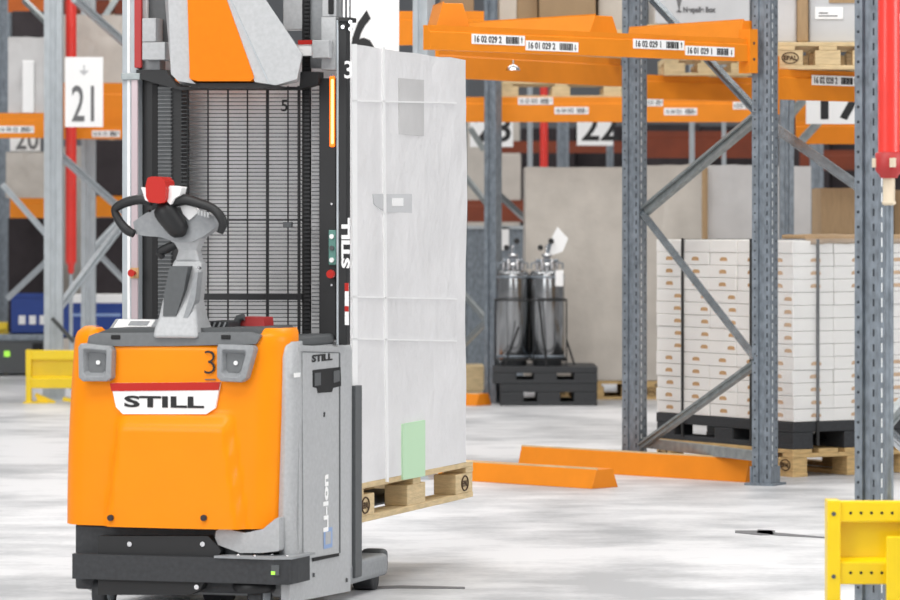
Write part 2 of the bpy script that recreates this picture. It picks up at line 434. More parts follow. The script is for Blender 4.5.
recess([(84, 343), (113, 346), (115.5, 350), (114.5, 378), (110, 381), (86, 381), (82, 377), (81.5, 347)],
       [(88, 348), (110, 350), (110.5, 352), (109.5, 373), (107, 376), (89, 376), (87, 373), (86.5, 350)], -1)
recess([(221, 344), (255, 345), (257, 349), (249, 378), (244, 382), (224, 381), (220, 377), (220, 348)],
       [(226, 349), (248, 350), (250, 352), (244, 374), (241, 377), (228, 376), (225, 373), (225, 351)], 1)
# --- top console
con = MB().prism(P2([(92, 345), (94, 334), (110, 328), (254, 328), (262, 333), (260, 343), (256, 344), (170, 346)], .02), .03, .42).build('console', 'dgrey', truck, bevel=.008)
MB().prism(P2([(88, 346), (90, 336), (97, 333), (250, 332), (262, 335), (257, 344), (170, 346)], .01), -.002, .05).build('console_rim', 'rim', truck, bevel=.006)
T_ = Matrix.Translation(Lp(134, 325, .22)) @ Matrix.Rotation(math.radians(-62), 4, 'X')
ld = MB().box(-.09, .09, 0, .018, -.05, .05, 0, T_).build('display_housing', 'grey_part', truck, bevel=.006)
MB().box(-.072, .072, -.003, .002, -.036, .036, 0, T_).box(-.02, .055, -.005, -.002, -.01, .022, 1, T_).build('display_screen', ['white', 'grey_part'], ld)
c = Lp(118, 337, .02); MB().box(c.x-.018, c.x+.018, -.006, .01, c.z-.008, c.z+.008).build('vent_slot', 'dark', truck, bevel=.003)
c = Lp(228, 337, .02); MB().box(c.x-.018, c.x+.018, -.006, .01, c.z-.008, c.z+.008).build('vent_slot', 'dark', truck, bevel=.003)
a, b = Lp(199, 332, .2), Lp(232, 318, .2)
tr = MB().prism([(a.x, a.z-.01), (b.x+.01, a.z-.01), (b.x, b.z-.012), (a.x+.03, b.z-.012)], .16, .36).build('storage_tray', 'blackp', truck, bevel=.004)
for i in range(5): MB().bar((a.x+.02+i*.02, .155, a.z-.005), (a.x+.04+i*.02, .155, b.z-.015), .006, .004).build('tray_rib', 'grey_part', tr)
a, b = Lp(237, 329, .3), Lp(267, 319, .3)
MB().prism([(a.x, a.z), (b.x, a.z), (b.x-.006, b.z+.006), (a.x+.03, b.z+.008), (a.x+.005, b.z)], .28, .38).build('red_handle', 'dred', truck, bevel=.005)
a, b = Lp(233, 331, .27), Lp(244, 318, .27)
MB().tube([(a.x, .27, a.z), (b.x-.02, .27, b.z), (b.x, .27, b.z+.004)], .014, n=10).build('side_lever', 'dgrey', truck)
MB().box(.29, .405, .16, .62, .96, 1.0).build('black_top_cover', 'dgrey', truck, bevel=.018, seg=3)
# --- silver column & battery side panel
col = [(.372, .07), (.405, .05), (.428, .075), (.432, .13), (.432, .165), (.38, .165)]
m = MB()
zs = [(.21, .0), (.33, -.012), (.5, -.006), (.75, .004), (.93, .0), (.965, -.006), (.985, -.022)]
rings = [[(p[0]+dx*.5, p[1]+(0 if z < .95 else (z-.95)*.8), z) for p in col] for z, dx in zs]; n = len(col)
m.add([p for r in rings for p in r], [(i*n+k, i*n+(k+1) % n, (i+1)*n+(k+1) % n, (i+1)*n+k) for i in range(len(rings)-1) for k in range(n)], 0, smooth=True)
m.add(rings[-1], [tuple(range(n))]); m.build('side_column', 'silver', truck, bevel=.006)
sp = [(Ls(x, y, .43).y, Ls(x, y, .43).z) for x, y in [(299, 345), (345, 347.5), (348, 352), (350, 400), (350, 591), (289, 603), (289, 585), (298, 550)]]
side = MB().prism(sp, .40, .432, 0, None, 'x').build('battery_side_panel', 'silver', truck, bevel=.006)
def S(pts, u=.43): return [(Ls(x, y, u).y, Ls(x, y, u).z) for x, y in pts]
fr = S([(301, 352), (337, 353), (339, 356), (339, 550), (337, 553), (302, 559)])
MB().prism(fr, .433, .436, 0, None, 'x').build('battery_door', 'silver', side, bevel=.002)
MB().prism(S([(337.3, 353), (338.6, 353), (338.8, 553), (337.5, 553)]), .4362, .4372, 0, None, 'x').prism(S([(300, 351.4), (338, 352.4), (338, 353.2), (300, 352.2)]), .4362, .4372, 0, None, 'x').build('door_seam', 'dgrey', side)
wn = MB().prism(S([(311, 370), (338.5, 367), (339, 386), (331, 388), (330, 392), (316, 393), (315, 388), (311, 387)]), .436, .4385, 0, None, 'x').build('charging_window', 'dark', side, bevel=.001)
MB().prism(S([(312, 373), (318, 372.5), (318, 385), (312, 386)]), .4385, .441, 0, None, 'x').build('plug', 'dgrey', wn)
MB().prism(S([(331, 371), (337, 370), (337, 381), (331, 383)]), .4385, .441, 0, None, 'x').build('plug', 'dgrey', wn)
MB().prism(S([(311, 558), (337, 553), (337, 556), (311, 561.5)]), .436, .4385, 0, None, 'x').build('grip_slot', 'dark', side)
MB().prism(S([(293, 373), (299, 372.5), (299, 377), (293, 377.5)]), .433, .4352, 0, None, 'x').build('sticker', 'white', side)
MB().prism(S([(322, 412), (323.5, 412), (323, 417), (321.8, 417)]), .436, .4375, 0, None, 'x').build('keyhole', 'dark', side)
MB().prism(S([(312, 573), (313.5, 573), (313.5, 577), (312, 577)]), .4335, .436, 0, None, 'x').prism(S([(345, 578), (346.5, 578), (346.5, 582), (345, 582)]), .4335, .436, 0, None, 'x').build('screw', 'dgrey', side)
q = Ls(310, 358.6, .43); w_ = Ls(330, 358, .43).y-q.y
Ts = Matrix.Translation(Vector((.4375, q.y, q.z-.012))) @ Matrix.Rotation(math.pi/2, 4, 'Z')
MB().text('STILL', 0, 0, .034, 0, 0, sx=w_/(.034*2.25), bold=.0014, T=Ts).build('side_lettering', 'black_ink', side)
q = Ls(326, 532, .43)
Tl = Matrix.Translation(Vector((.4378, q.y, q.z))) @ Matrix.Rotation(math.pi/2, 4, 'Z') @ Matrix.Rotation(-math.pi/2, 4, 'Y')
MB().text('Li-Ion', 0, 0, .075, 0, 0, sx=1.22, bold=.003, T=Tl).build('white_lettering', 'liion', side)
q = Ls(330.5, 547, .43)
Tl = Matrix.Translation(Vector((.4372, q.y, q.z))) @ Matrix.Rotation(math.pi/2, 4, 'Z') @ Matrix.Rotation(-math.pi/2, 4, 'Y')
MB().box(0, .075, -.0005, 0, .0, .1, 0, Tl).box(.015, .06, -.001, -.0005, .02, .08, 1, Tl).build('blue_symbol', ['liblue', 'silver'], side)
# --- lower front : fairing, chassis, bumper
fa = P2([(216, 531), (222, 528), (245, 533), (263, 529), (275, 519), (279, 517), (279, 551), (262, 553), (240, 553), (218, 545), (215, 538)], .0)
MB().prism(fa, .0, .14).build('lower_fairing', 'silver', truck, bevel=.006, seg=3)
MB().box(-.40, .30, .03, .25, .08, .318).build('chassis_front', 'blackp', truck, bevel=.01)
ar = P2([(105, 545), (203, 545), (226, 552), (300, 556), (309, 549), (304, 575), (292, 583), (230, 583), (210, 578), (195, 592), (105, 592)], -.05)
bp = MB().prism(P2([(98, 536), (208, 536), (221, 551), (200, 590), (190, 595), (98, 595)], -.02), -.02, .1).build('bracket_plate', 'black', truck, bevel=.004)
for (x, y) in ((203, 544), (197, 587), (130, 544)):
    c = Lp(x, y, -.02); MB().disc((c.x, -.02, c.z), .009, 12, t=.006).build('bolt', 'chrome', bp)
bu = MB()
pf = [(-.38, -.05), (.30, -.05), (.40, -.06), (.455, -.03), (.46, .03), (.462, .16), (.36, .10), (-.38, .05)]
bu.prism(pf, .125, .215, 0, None, 'z'); bu = bu.build('bumper', 'blackp', truck, bevel=.008)
pt = [(.17, -.055), (.40, -.065), (.46, -.03), (.47, .19), (.40, .14), (.22, .08)]
tp = MB().prism(pt, .214, .222, 0, None, 'z').build('bumper_top_plate', 'grey_part', bu, bevel=.002)
for (x, y) in ((.25, -.02), (.32, -.04), (.36, .03), (.43, .0)): MB().lathe([(.006, .222), (.006, .226), (.003, .228)], (x, y, 0), 8).build('rivet', 'chrome', tp)
c = Lp(276, 570, -.05); MB().box(c.x-.014, c.x+.014, -.061, -.055, c.z-.018, c.z+.018).box(c.x-.014, c.x+.0, -.063, -.06, c.z-.016, c.z-.004, 1).build('status_light', ['dgrey', 'led'], bu)
def wheel(x, y, r, wd, name='wheel'):
    T = Matrix.Translation((x, y, r)) @ Matrix.Rotation(math.pi/2, 4, 'Y')
    o = MB().lathe([(r*.5, -wd/2), (r*.9, -wd/2), (r, -wd*.35), (r, wd*.35), (r*.9, wd/2), (r*.5, wd/2)], n=28, T=T).build(name, 'blackp', truck)
    MB().lathe([(r*.2, -wd*.52), (r*.55, -wd*.55), (r*.55, wd*.55), (r*.2, wd*.52)], n=20, T=T).build('hub', 'galv_l', o)
wheel(.30, .07, .07, .05, 'caster_wheel'); wheel(-.30, .07, .07, .05, 'caster_wheel'); wheel(0.07, .28, .115, .07, 'drive_wheel')
c = Lp(262, 590, 0)
MB().lathe([(.07, .088), (.078, .1), (.078, .12), (.05, .13)], (.29, .04, 0), 24).build('bumper_roller', 'black', truck)
# --- tiller
m = MB()
def loft_box(mb, secs, mi=0):
    vs = []; 
    for (c, w_, d_) in secs:
        c = Vector(c); vs += [c+Vector((sx*w_/2, sy*d_/2, 0)) for sx, sy in ((-1, -1), (1, -1), (1, 1), (-1, 1))]
    n = len(secs)
    fs = [(i*4+k, i*4+(k+1) % 4, i*4+4+(k+1) % 4, i*4+4+k) for i in range(n-1) for k in range(4)]+[(3, 2, 1, 0), tuple(range(4*n-4, 4*n))]
    return mb.add(vs, fs)
def tl(x0, x1, y, v, d): a = Lp(x0, y, v); b = Lp(x1, y, v); return (((a.x+b.x)/2, v+d/2, a.z), b.x-a.x, d)
arm = loft_box(MB(), [tl(152, 197, 338, -.02, .18), tl(154, 197, 328, -.01, .16), tl(158, 196, 318, .0, .13), tl(162, 195, 300, .02, .10), tl(169, 200, 275, .04, .085), tl(172, 201, 264, .05, .07), tl(174, 199, 259, .055, .05)]).build('tiller_arm', 'silver', truck, bevel=.012, seg=3)
MB().prism(P2([(172, 266), (190, 266), (186, 290), (178, 316), (165, 316), (166, 295)], .02), -.002, .06).build('arm_inset', 'dgrey', arm, bevel=.002)
MB().prism(P2([(197, 272), (200, 272), (197, 300), (190, 318), (185, 318), (192, 295)], .02), -.000, .05).build('arm_side_rib', 'grey_part', arm, bevel=.002)
for (x, y) in ((199, 268), (198, 285)):
    c = Lp(x, y, .03); MB().disc((c.x, .04, c.z), .006, 10, t=.02).build('bolt', 'chrome', arm)
nk = loft_box(MB(), [tl(174, 199, 262, .05, .06), tl(178, 196, 250, .05, .06), tl(172, 198, 243, .045, .07), tl(160, 203, 232, .035, .07)]).build('tiller_neck', 'silver', truck, bevel=.01, seg=3)
wg = MB().prism(P2([(133, 222), (146, 213), (160, 207), (172, 206), (185, 208), (196, 210), (214, 216), (215, 228), (204, 236), (192, 242), (176, 242), (160, 237), (145, 236), (135, 234)], .03), .03, .085).build('tiller_head', 'grey_part', truck, bevel=.012, seg=3)
MB().prism(P2([(181, 206), (193, 204), (199, 212), (190, 220), (184, 214)], .03), .02, .05).build('white_switch', 'white', wg, bevel=.004)
# dark oval body leaning
m = MB(); c0 = Lp(160, 203, .0); c1 = Lp(182, 236, .0)
pts = []; rs = []
for i in range(11):
    t = i/10; p = c0.lerp(c1, t); pts.append((p.x, -.01+.03*t, p.z)); rs.append(.045*math.sqrt(max(.02, 1-(2*t-1)**4*.97))*(1-.12*t))
MB().tube(pts, rs, n=20).build('control_body', 'black', truck)
for (x, y) in ((149, 197), (153, 212)): 
    c = Lp(x, y, 0)
c = Lp(152.5, 211, 0); MB().tube([(c.x, -.05, c.z), (c.x, -.02, c.z)], .004, n=8).build('bolt', 'dark', truck)
rc = P2([(149, 178), (153, 176.5), (162, 177), (166, 181), (167.5, 190), (166.5, 202), (160, 203.5), (150, 202), (147.5, 197), (147, 186)], -.05)
MB().prism(rc, -.065, .03).build('red_belly_switch', 'red', truck, bevel=.014, seg=4)
MB().prism(P2([(142, 187), (148, 188), (150, 202), (146, 200)], -.02), -.03, .02).build('rocker_switch', 'white', truck, bevel=.004)
MB().prism(P2([(169, 188), (172, 185.5), (183, 187), (181, 195), (175, 199), (172, 205), (169, 202)], -.02), -.035, .02).build('rocker_switch', 'white', truck, bevel=.005)
def path(pts, v, rs, name, ma, dv=None):
    P_ = []
    for i, (x, y) in enumerate(pts):
        q = Lp(x, y, v); q.y += (dv[i] if dv else 0); P_.append(q)
    # smooth (Catmull-Rom)
    out = []; ro = []
    for i in range(len(P_)-1):
        p0 = P_[max(i-1, 0)]; p1 = P_[i]; p2 = P_[i+1]; p3 = P_[min(i+2, len(P_)-1)]
        for k in range(5):
            t = k/5; out.append(.5*((2*p1)+(p2-p0)*t+(2*p0-5*p1+4*p2-p3)*t*t+(3*p1-p0-3*p2+p3)*t**3)); ro.append(rs[i]*(1-t)+rs[i+1]*t)
    out.append(P_[-1]); ro.append(rs[-1])
    return MB().tube(out, ro, n=12).build(name, ma, truck)
path([(152, 201), (140, 199.5), (127, 202), (117, 207), (115, 212), (120, 222), (127, 230), (134, 234)], .02, [.018, .018, .018, .016, .014, .016, .018, .014], 'grip_loop', 'black')
path([(172, 203), (184, 199.5), (198, 203), (212, 208), (220, 216), (223, 224), (220, 233)], .0, [.018, .02, .018, .016, .018, .016, .012], 'grip_loop', 'black')
for k in range(4):
    a_ = Lp(199+k*3, 210+k*.8, -.01); MB().tube([a_, a_+Vector((.0, 0, -.018))], .005, n=8).build('grip_rib', 'silver', truck)
path([(176, 244), (168, 248), (160, 252), (163, 258)], .06, [.016, .018, .016, .01], 'cable', 'black')
# --- mast  (plane v=.62 front)
V = .60
def mp(x0, x1, y0, y1, name, ma, v0=V, v1=V+.1, bevel=.003, parent=None, v=None):
    a = Lp(x0, y1, v0 if v is None else v); b = Lp(x1, y0, v0 if v is None else v)
    return MB().box(a.x, b.x, v0, v1, a.z, b.z).build(name, ma, parent or truck, bevel=bevel)
TOP = -60
ml = mp(138, 182, 70, 330, 'mast_post', 'black', V+.02, V+.1)
mp(152, 158, 84, 330, 'mast_channel', 'dark', V+.012, V+.03, parent=ml)
ll = mp(157, 171, 86, 330, 'ladder_backing', 'dgrey', V+.014, V+.03, parent=ml)
m = MB()
for i in range(62):
    y = 88+i*3.9; a = Lp(157, y, V); b = Lp(171, y, V); m.box(a.x, b.x, V+.008, V+.014, a.z-.002, a.z+.002)
m.build('ladder_rungs', 'rim', ll)
wl = mp(122, 138.5, TOP, 327, 'mast_side_rail', 'galv_l', V-.02, V+.08)
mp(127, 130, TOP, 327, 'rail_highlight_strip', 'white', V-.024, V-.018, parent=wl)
mp(131, 138, 78, 327, 'rail_inner_strip', mat('rail_pinkish', '#b8a8ac', .3, .3), V-.024, V-.018, parent=wl)
for y0 in (70, 73): pass
mp(121, 140, 73, 80, 'rail_clamp', 'brace', V-.035, V-.0, parent=wl)
mp(134, 141.5, -60, 68, 'red_hose', 'dred', V-.04, V-.025, bevel=.004, parent=wl)
e = Lp(134, 273, V-.03)
MB().box(e.x-.016, e.x+.016, V-.028, V-.02, e.z-.02, e.z+.02).build('switch_plate', 'mark', wl)
MB().tube([(e.x, V-.028, e.z), (e.x, V-.045, e.z), (e.x, V-.06, e.z)], [.008, .008, .014], n=14).build('stop_button', 'red', wl)
mr = mp(319, 336, 78, 340, 'mast_post', 'black', V+.0, V+.1)
mr2 = mp(338.5, 347, 20, 345, 'mast_post', 'black', V-.02, V+.02)
mp(336.2, 338.2, 20, 345, 'chrome_strip', 'galv_l', V-.026, V-.01)
a_ = Lp(344, 20, V+.0); MB().tube([(a_.x, V+.02, a_.z-.01), (a_.x, V+.02, a_.z+.45)], .019, n=20).build('lift_cylinder_rod', 'chrome', truck)
mp(302, 309.5, TOP, 340, 'lift_chain_backing', 'dark', V+.02, V+.04, bevel=0)
m = MB()
for i in range(100):
    y = -60+i*4; a = Lp(303.3, y, V); b = Lp(308.5, y, V); m.box(a.x, b.x, V+.012, V+.02, a.z-.0045, a.z+.0045)
m.build('lift_chain', 'black', truck)
m = MB()
for i in range(62):
    y = 90+i*3.9; a = Lp(310, y, V); b = Lp(319, y, V); m.box(a.x, b.x, V+.02, V+.026, a.z-.002, a.z+.002)
m.build('side_guard_mesh', 'dgrey', truck)
# white mast crosswire guard
m = MB()
for i in range(61):
    y = 90+i*3.92; a = Lp(181, y, V+.02); b = Lp(302, y, V+.02); m.tube([a, b], .0019, n=5)
m.build('mesh_guard', 'dgrey', truck)
m = MB()
for x, r in ((187.5, .003), (208, .003), (228, .0035), (247.5, .003), (267.5, .006), (288, .003), (299, .006)):
    m.tube([Lp(x, 86, V+.01), Lp(x, 334, V+.01)], r, n=6)
m.bar(Lp(181, 220, V+.012), Lp(302, 220, V+.012), .006, .006); m.bar(Lp(181, 297, V+.012), Lp(302, 297, V+.012), .022, .01)
m.build('guard_bars', 'black', truck)
c = Lp(288, 222, V); MB().box(c.x-.02, c.x+.012, V, V+.02, c.z-.02, c.z+.0).build('guard_clip', 'dgrey', truck)
# carriage rails behind the mesh in the upper-left
mp(142, 156, 18, 42, 'mast_bracket', 'silver', V-.05, V+.05); mp(142, 165, 42, 60, 'mast_bracket', 'silver', V-.07, V+.05)
mp(142, 160, 60, 72, 'mast_plate', 'grey_part', V-.01, V+.05); mp(148, 168, TOP, 60, 'inner_rail', 'dgrey', V+.02, V+.08)
mp(141, 147, TOP, 20, 'hose_guide', 'white', V-.0, V+.02)
mp(283, 303, TOP, 30, 'inner_rail', 'silver', V+.02, V+.09); mp(309, 324, TOP, 68, 'inner_rail', 'grey_part', V+.03, V+.09)
mp(321, 336, 17, 70, 'mast_bracket', 'silver', V-.02, V+.05); mp(312, 329, 40, 58, 'mast_bracket', 'silver', V-.06, V+.02)
st = mp(298, 312, 40, 56, 'rating_plate', 'white', V-.03, V-.02); mp(298, 312, 40, 44.5, 'red_band', 'red', V-.034, V-.03, 0, st)
mp(322, 336, TOP, 17, 'inner_rail', 'silver', V+.0, V+.08); mp(328, 333, TOP, 14, 'mast_channel', 'dark', V-.01, V+.0)
mp(338, 349, 17, 22, 'collar', 'black', V-.03, V+.06)
for x, y in ((343.5, 27), (351, 22), (351, 29)):
    c = Lp(x, y, V-.02); MB().tube([(c.x, V-.02, c.z), (c.x, V-.03, c.z)], .007, n=10).build('bolt', 'chrome', truck)
MB().prism(P2([(139, 70), (168, 70), (180, 87), (302, 87), (303, 72), (321, 72), (321, 84), (300, 90), (182, 90), (139, 78)], V), V-.03, V+.03).build('lower_crossbar', 'black', truck, bevel=.003)
# mast head cover (orange and grey)
v0 = .32
def shell(front, back, name, ma, parent=None, va=v0, vb=V-.04):
    return MB().prism(P2(front, va), va, vb, poly2=P2(back, vb)).build(name, ma, parent or truck, bevel=.01, seg=3)
cv = shell([(186, -60), (205, -60), (254, 78), (250, 81), (198, 81), (190, 79)], [(180, -60), (235, -60), (282, 80), (275, 84), (180, 84), (175, 80)], 'cover_panel', 'orange_deep', va=.30)
shell([(166, -60), (187.5, -60), (190.5, 79), (196, 84), (178, 81), (171, 74)], [(160, -60), (190, -60), (190, 84), (190, 86), (180, 84), (172, 74)], 'cover_side', 'silver', va=.312)
shell([(206, -60), (232, -60), (266, 0), (302, 54), (297, 79), (276, 85), (255, 82), (253, 77)], [(206, -60), (230, -60), (262, 0), (303, 54), (299, 82), (276, 87), (250, 86), (250, 77)], 'cover_side', 'silver', va=.306)
m = MB(); m.prism(P2([(228, -5), (229, -5), (270, 84), (269, 84)], .305), .303, .31); m.build('cover_crease', 'galv_l', cv)
MB().prism(P2([(196, 83), (255, 83), (276, 86), (268, 88), (198, 88), (180, 84)], .36), .34, .5).build('cover_bottom_lip', 'black', cv, bevel=.003)
# lamps and buttons on right post
lm = mp(329.2, 334.6, 76, 147, 'warning_light_strip', 'amber_edge', V-.008, V+.001, bevel=.007)
mp(330.6, 333.4, 79, 144, 'light_tube', 'amber', V-.016, V-.007, bevel=.005, parent=lm)
cpn = mp(328.5, 336, 230, 265, 'button_panel', 'teal', V-.01, V+.0)
for y, ma in ((236.5, 'white'), (248, 'dgrey'), (260, 'white')):
    c = Lp(332, y, V-.01); MB().tube([(c.x, V-.01, c.z), (c.x, V-.016, c.z)], .009, n=16).build('push_button', ma, cpn)
c = Lp(333, 274, V); MB().tube([(c.x, V, c.z), (c.x, V-.02, c.z), (c.x, V-.022, c.z), (c.x, V-.035, c.z)], [.01, .01, .017, .015], n=18).build('emergency_stop_button', 'red', truck)
for y in (75, 204, 285):
    c = Lp(332, y, V); MB().tube([(c.x, V, c.z), (c.x, V-.005, c.z)], .0045, n=8).build('screw', 'chrome', truck)
a = Lp(343.4, 78, V-.02); MB().text('3', a.x, a.z, .09, V-.0215, 0, sx=.9, bold=.001).build('mast_number', 'white', truck)
a = Lp(341.2, 268, V-.02)
Tm = Matrix.Translation((a.x+.032, V-.0215, a.z)) @ Matrix.Rotation(-math.pi/2, 4, 'Y')
MB().text('STILL', 0, 0, .042, 0, 0, sx=1.9, bold=.002, T=Tm).build('mast_lettering', 'white', truck)
a = Lp(345, 325, V-.02); b = Lp(349, 283, V-.02)
MB().box(a.x, b.x, V-.0225, V-.02, a.z, b.z).box(a.x, b.x, V-.0235, V-.0225, b.z-.03, b.z, 1).box(a.x, b.x, V-.0235, V-.0225, a.z+.05, a.z+.07, 1).build('warning_sticker', ['white', 'red'], truck)
a = Lp(281, 111, V+.0); MB().text('5', a.x-.0, a.z, .06, V-.004, 0, bold=.001).build('lift_number', 'black_ink', truck)
# rear: support arms, fork tines, carriage
mp(349.5, 355.5, 386, 578, 'rear_frame_post', 'dgrey', .78, .86)
for s_ in (-1, 1):
    fk = MB().box(s_*.20-.07, s_*.20+.07, .66, 1.9, .30-.008, .335).build('fork_tine', 'black', truck, bevel=.01)
mcar = MB().box(-.34, .34, .70, .735, .29, .62).build('fork_carriage', 'black', truck, bevel=.01)
for s_ in (-1, 1):
    la = MB().box(s_*.355-.06, s_*.355+.06, .72, 1.22, .05, .135).build('support_arm', 'grey_part', truck, bevel=.018, seg=3)
    T = Matrix.Translation((s_*.355, 1.12, .045)) @ Matrix.Rotation(math.pi/2, 4, 'Y')
    MB().lathe([(.01, -.04), (.043, -.04), (.045, -.03), (.045, .03), (.043, .04), (.01, .04)], n=24, T=T).build('load_wheel', 'blackp', la)
    MB().box(s_*.355-.05, s_*.355+.05, 1.20, 1.26, .055, .15).build('arm_tip', 'dgrey', la, bevel=.02, seg=3)

# ================================================================== LOAD ON THE FORKS
VL = .76; LL = 1.55
euro_pallet(TW(.40, VL+.10, .272), math.pi/2-A, 'pale wooden pallet with oval burned mark raised on the forks of the truck', L=LL, mat_='wood_l', h=.15, bw=.24)
def wrapped_load():
    z0 = 0; Hh = 1.66; m = MB(); nx, nz = 14, 26
    def face(fn):
        vs = [fn(i/nx, j/nz) for i in range(nx+1) for j in range(nz+1)]
        m.add(vs, [(i*(nz+1)+j, (i+1)*(nz+1)+j, (i+1)*(nz+1)+j+1, i*(nz+1)+j+1) for i in range(nx) for j in range(nz)], 0, smooth=True)
    def P(u, v, z):
        e = noise.noise(Vector((u*4, v*4, z*3)))*.012+noise.noise(Vector((u*11, v*11, z*9)))*.005
        cu, cv = u-0, v-LL/2
        k = 1+e*1.2
        return (u+(.4 if u > 0 else -.4)*e*(abs(abs(u)-.4) < .01)*1.0, v+(1 if cv > 0 else -1)*e*.5*(min(v, LL-v) < .01), z+(e*.6 if z > Hh-.01 else 0))
    face(lambda a, b: P(-.4+.8*a, 0, Hh*b)); face(lambda a, b: P(-.4+.8*a, LL, Hh*b))
    face(lambda a, b: P(.4, LL*a, Hh*b)); face(lambda a, b: P(-.4, LL*a, Hh*b)); face(lambda a, b: P(-.4+.8*a, LL*b, Hh))
    return m
wl_ = thing('wrapped_load', TW(0, VL, .422), 'tall load wrapped in white stretch film on the pallet carried by the truck', 'wrapped load', rotz=-A)
wrapped_load().build('film_wrap', 'film', wl_)
def LS(px, py, u=.403):
    q = Ls(px, py, u); return q.y-VL, q.z-.422
def lstrip(pts, name, ma, t=.404, label=None, **k):
    return MB().prism([LS(x, y) for x, y in pts], .398, t+.003, 0, None, 'x').build(name, ma, wl_, label=label, **k)
lstrip([(382, 47), (384, 47), (388, 482), (386, 482)], 'film_seam', 'film_seam')
lstrip([(351, 44), (356, 44), (357, 486), (352, 487)], 'film_seam', 'film_seam')
for y in (100, 296, 338): lstrip([(351, y), (456, y+2.3), (456, y+3.7), (351, y+1.6)], 'film_seam', 'film_seam')
lstrip([(399, 78), (424, 80), (424, 136), (399, 134)], 'shipping_paper', 'film_lilac', t=.400)
lstrip([(373, 194), (412, 194), (412, 213), (385, 212), (374, 204)], 'shipping_paper', 'carton_grey', t=.400)
lstrip([(392, 198), (403, 198), (403, 206), (392, 206)], 'paper_label', 'white', t=.402)
lstrip([(402, 424), (424, 420), (424, 476), (402, 480)], 'green_print', 'green', t=.4055, label='pale green print showing through the film')

# ================================================================== RACK AROUND THE MAIN BAY
def p3(x, y, Y): return at(x, y, Y)
X1, Y1 = (761-450)/F*21.3, 21.3; X0, Y0 = (630.5-450)/F*22.45, 22.45
upright('galvanised rack upright frame with zigzag braces standing left of the white carton stack', [(X1, Y1), (X0, Y0)],
    [(p3(754, 365, Y1+.06), p3(640, 447, Y0)), (p3(755, 358, Y1+.03), p3(640, 210, Y0+.03), 'bright', .04), (p3(758, 116, Y1+.06), p3(640, 215, Y0+.06), 'brace', .07),
     (p3(757, 112, Y1+.03), p3(652, -1, Y0), 'bright', .045), (p3(757, 456, Y1+.05), p3(640, 442, Y0+.05), 'brace', .055)], 3.2, w=.105)
MB()
X4, Y4 = (866-450)/F*13.3, 13.3
upright('nearest galvanised rack upright behind the yellow guard at the right', [(X4, Y4), ((975-450)/F*14.6, 14.6)],
    [(p3(880, 424, Y4+.06), p3(968, 510, 14.6), 'bright', .03), (p3(884, 426, Y4+.06), p3(968, 330, 14.6)), (p3(872, 50, Y4+.05), p3(968, 130, 14.6), 'bright', .03), (p3(872, 50, Y4+.05), p3(968, -40, 14.6))], 2.6, rot=math.radians(-38), w=.089)
X5 = (490-450)/F*30.6
upright('thin far upright left of the steel tanks', [(X5, 30.6), ((456-450)/F*33, 33)],
    [(p3(488, 322, 30.7), p3(456, 285, 33)), (p3(488, 320, 30.7), p3(456, 352, 33), 'brace', .05), (p3(488, 205, 30.7), p3(456, 165, 33))], 3.2, w=.10, slots=False)
up6 = upright('upright standing behind the top of the wrapped load', [((420-450)/F*21.8, 21.8)], [], 3.0, w=.09, slots=False, matn='galv_l')
# front beam with location labels
ZB = H+153/F*21.3
pL = at(430, 49.5, (ZB-H)*F/165.5); pL.z = ZB; pR = Vector(((753-450)/F*21.3, 21.26, ZB))
TB, LB = xframe(pL, pR)
def bx(px, z=0):
    k = (px-CX)/F; d = (pR-pL); s = (k*pL.y-pL.x)/(d.x-k*d.y); return s*LB
def bz(px, py):
    s = bx(px)/LB; y = pL.y+(pR.y-pL.y)*s; return H+(HY-py)/F*y-ZB
hb = .122
labs = []
for body, x0, x1, yt, yb, ar in (('16 02 029 2', 471.5, 524.5, 35.5, 43, 1), ('16 01 029 2', 525.5, 578, 41.5, 50, -1), ('16 02 029 1', 633, 684, 39, 49, 1), ('16 01 029 1', 685, 734, 46, 55.5, -1)):
    a_, b_ = bx(x0), bx(x1); xm = (x0+x1)/2; zz = bz(xm, (yt+yb)/2)
    labs.append((body, a_, zz-.028, b_-a_, .05, ar))
fb = beam('front orange rack beam carrying four white location labels', pL, pR, hb, conn=(False, True), labels=labs)
MB().tube([at(513, 70, 19.9), at(513, 66, 19.9)], [.035, .012], n=16).build('ignored', 'chrome')
bpy.data.objects.remove(bpy.data.objects['ignored'])
# flared guide rails lying on the beam
def guide(label, pts_base, topz, cap, T=None):
    pass
def guide_rail(label, a, b, depth, ha, hb_, inset=.06, flare=.05, mat_='beam', cap='#', group=None):
    """trapezoid channel from a to b (front bottom edge), open-looking darker inside ends"""
    T, L = xframe(a, b)
    t = thing('guide_rail', a, label, 'guide rail', group)
    def sec(x, h, f): return [(x+f*0, 0, 0), (x-f, inset, h), (x-f, depth-inset, h), (x, depth, 0)]
    s0 = [(0, 0, 0), (flare, inset, ha), (flare, depth-inset, ha), (0, depth, 0)]
    s1 = [(L, 0, 0), (L-flare, inset, hb_), (L-flare, depth-inset, hb_), (L, depth, 0)]
    m = MB().add(s0+s1, [(0, 1, 5, 4), (1, 2, 6, 5), (2, 3, 7, 6), (0, 3, 2, 1), (4, 5, 6, 7), (0, 4, 7, 3)], 0, T)
    m.build('channel', mat_, t, a, bevel=.003)
    lip = MB().box(flare*.9, L-flare*1.0, inset-.002, inset+.012, 0, .0, 0, T)
    m2 = MB().bar(T @ Vector((flare, inset+.004, ha+.002)), T @ Vector((L-flare, inset+.004, hb_+.002)), .012, .006)
    m2.build('bright_edge', 'wood_l' if a.z < 1 else mat_, t, a)
    return t
def on_beam(px, dz=0): return TB @ Vector((bx(px), .004, hb+dz))
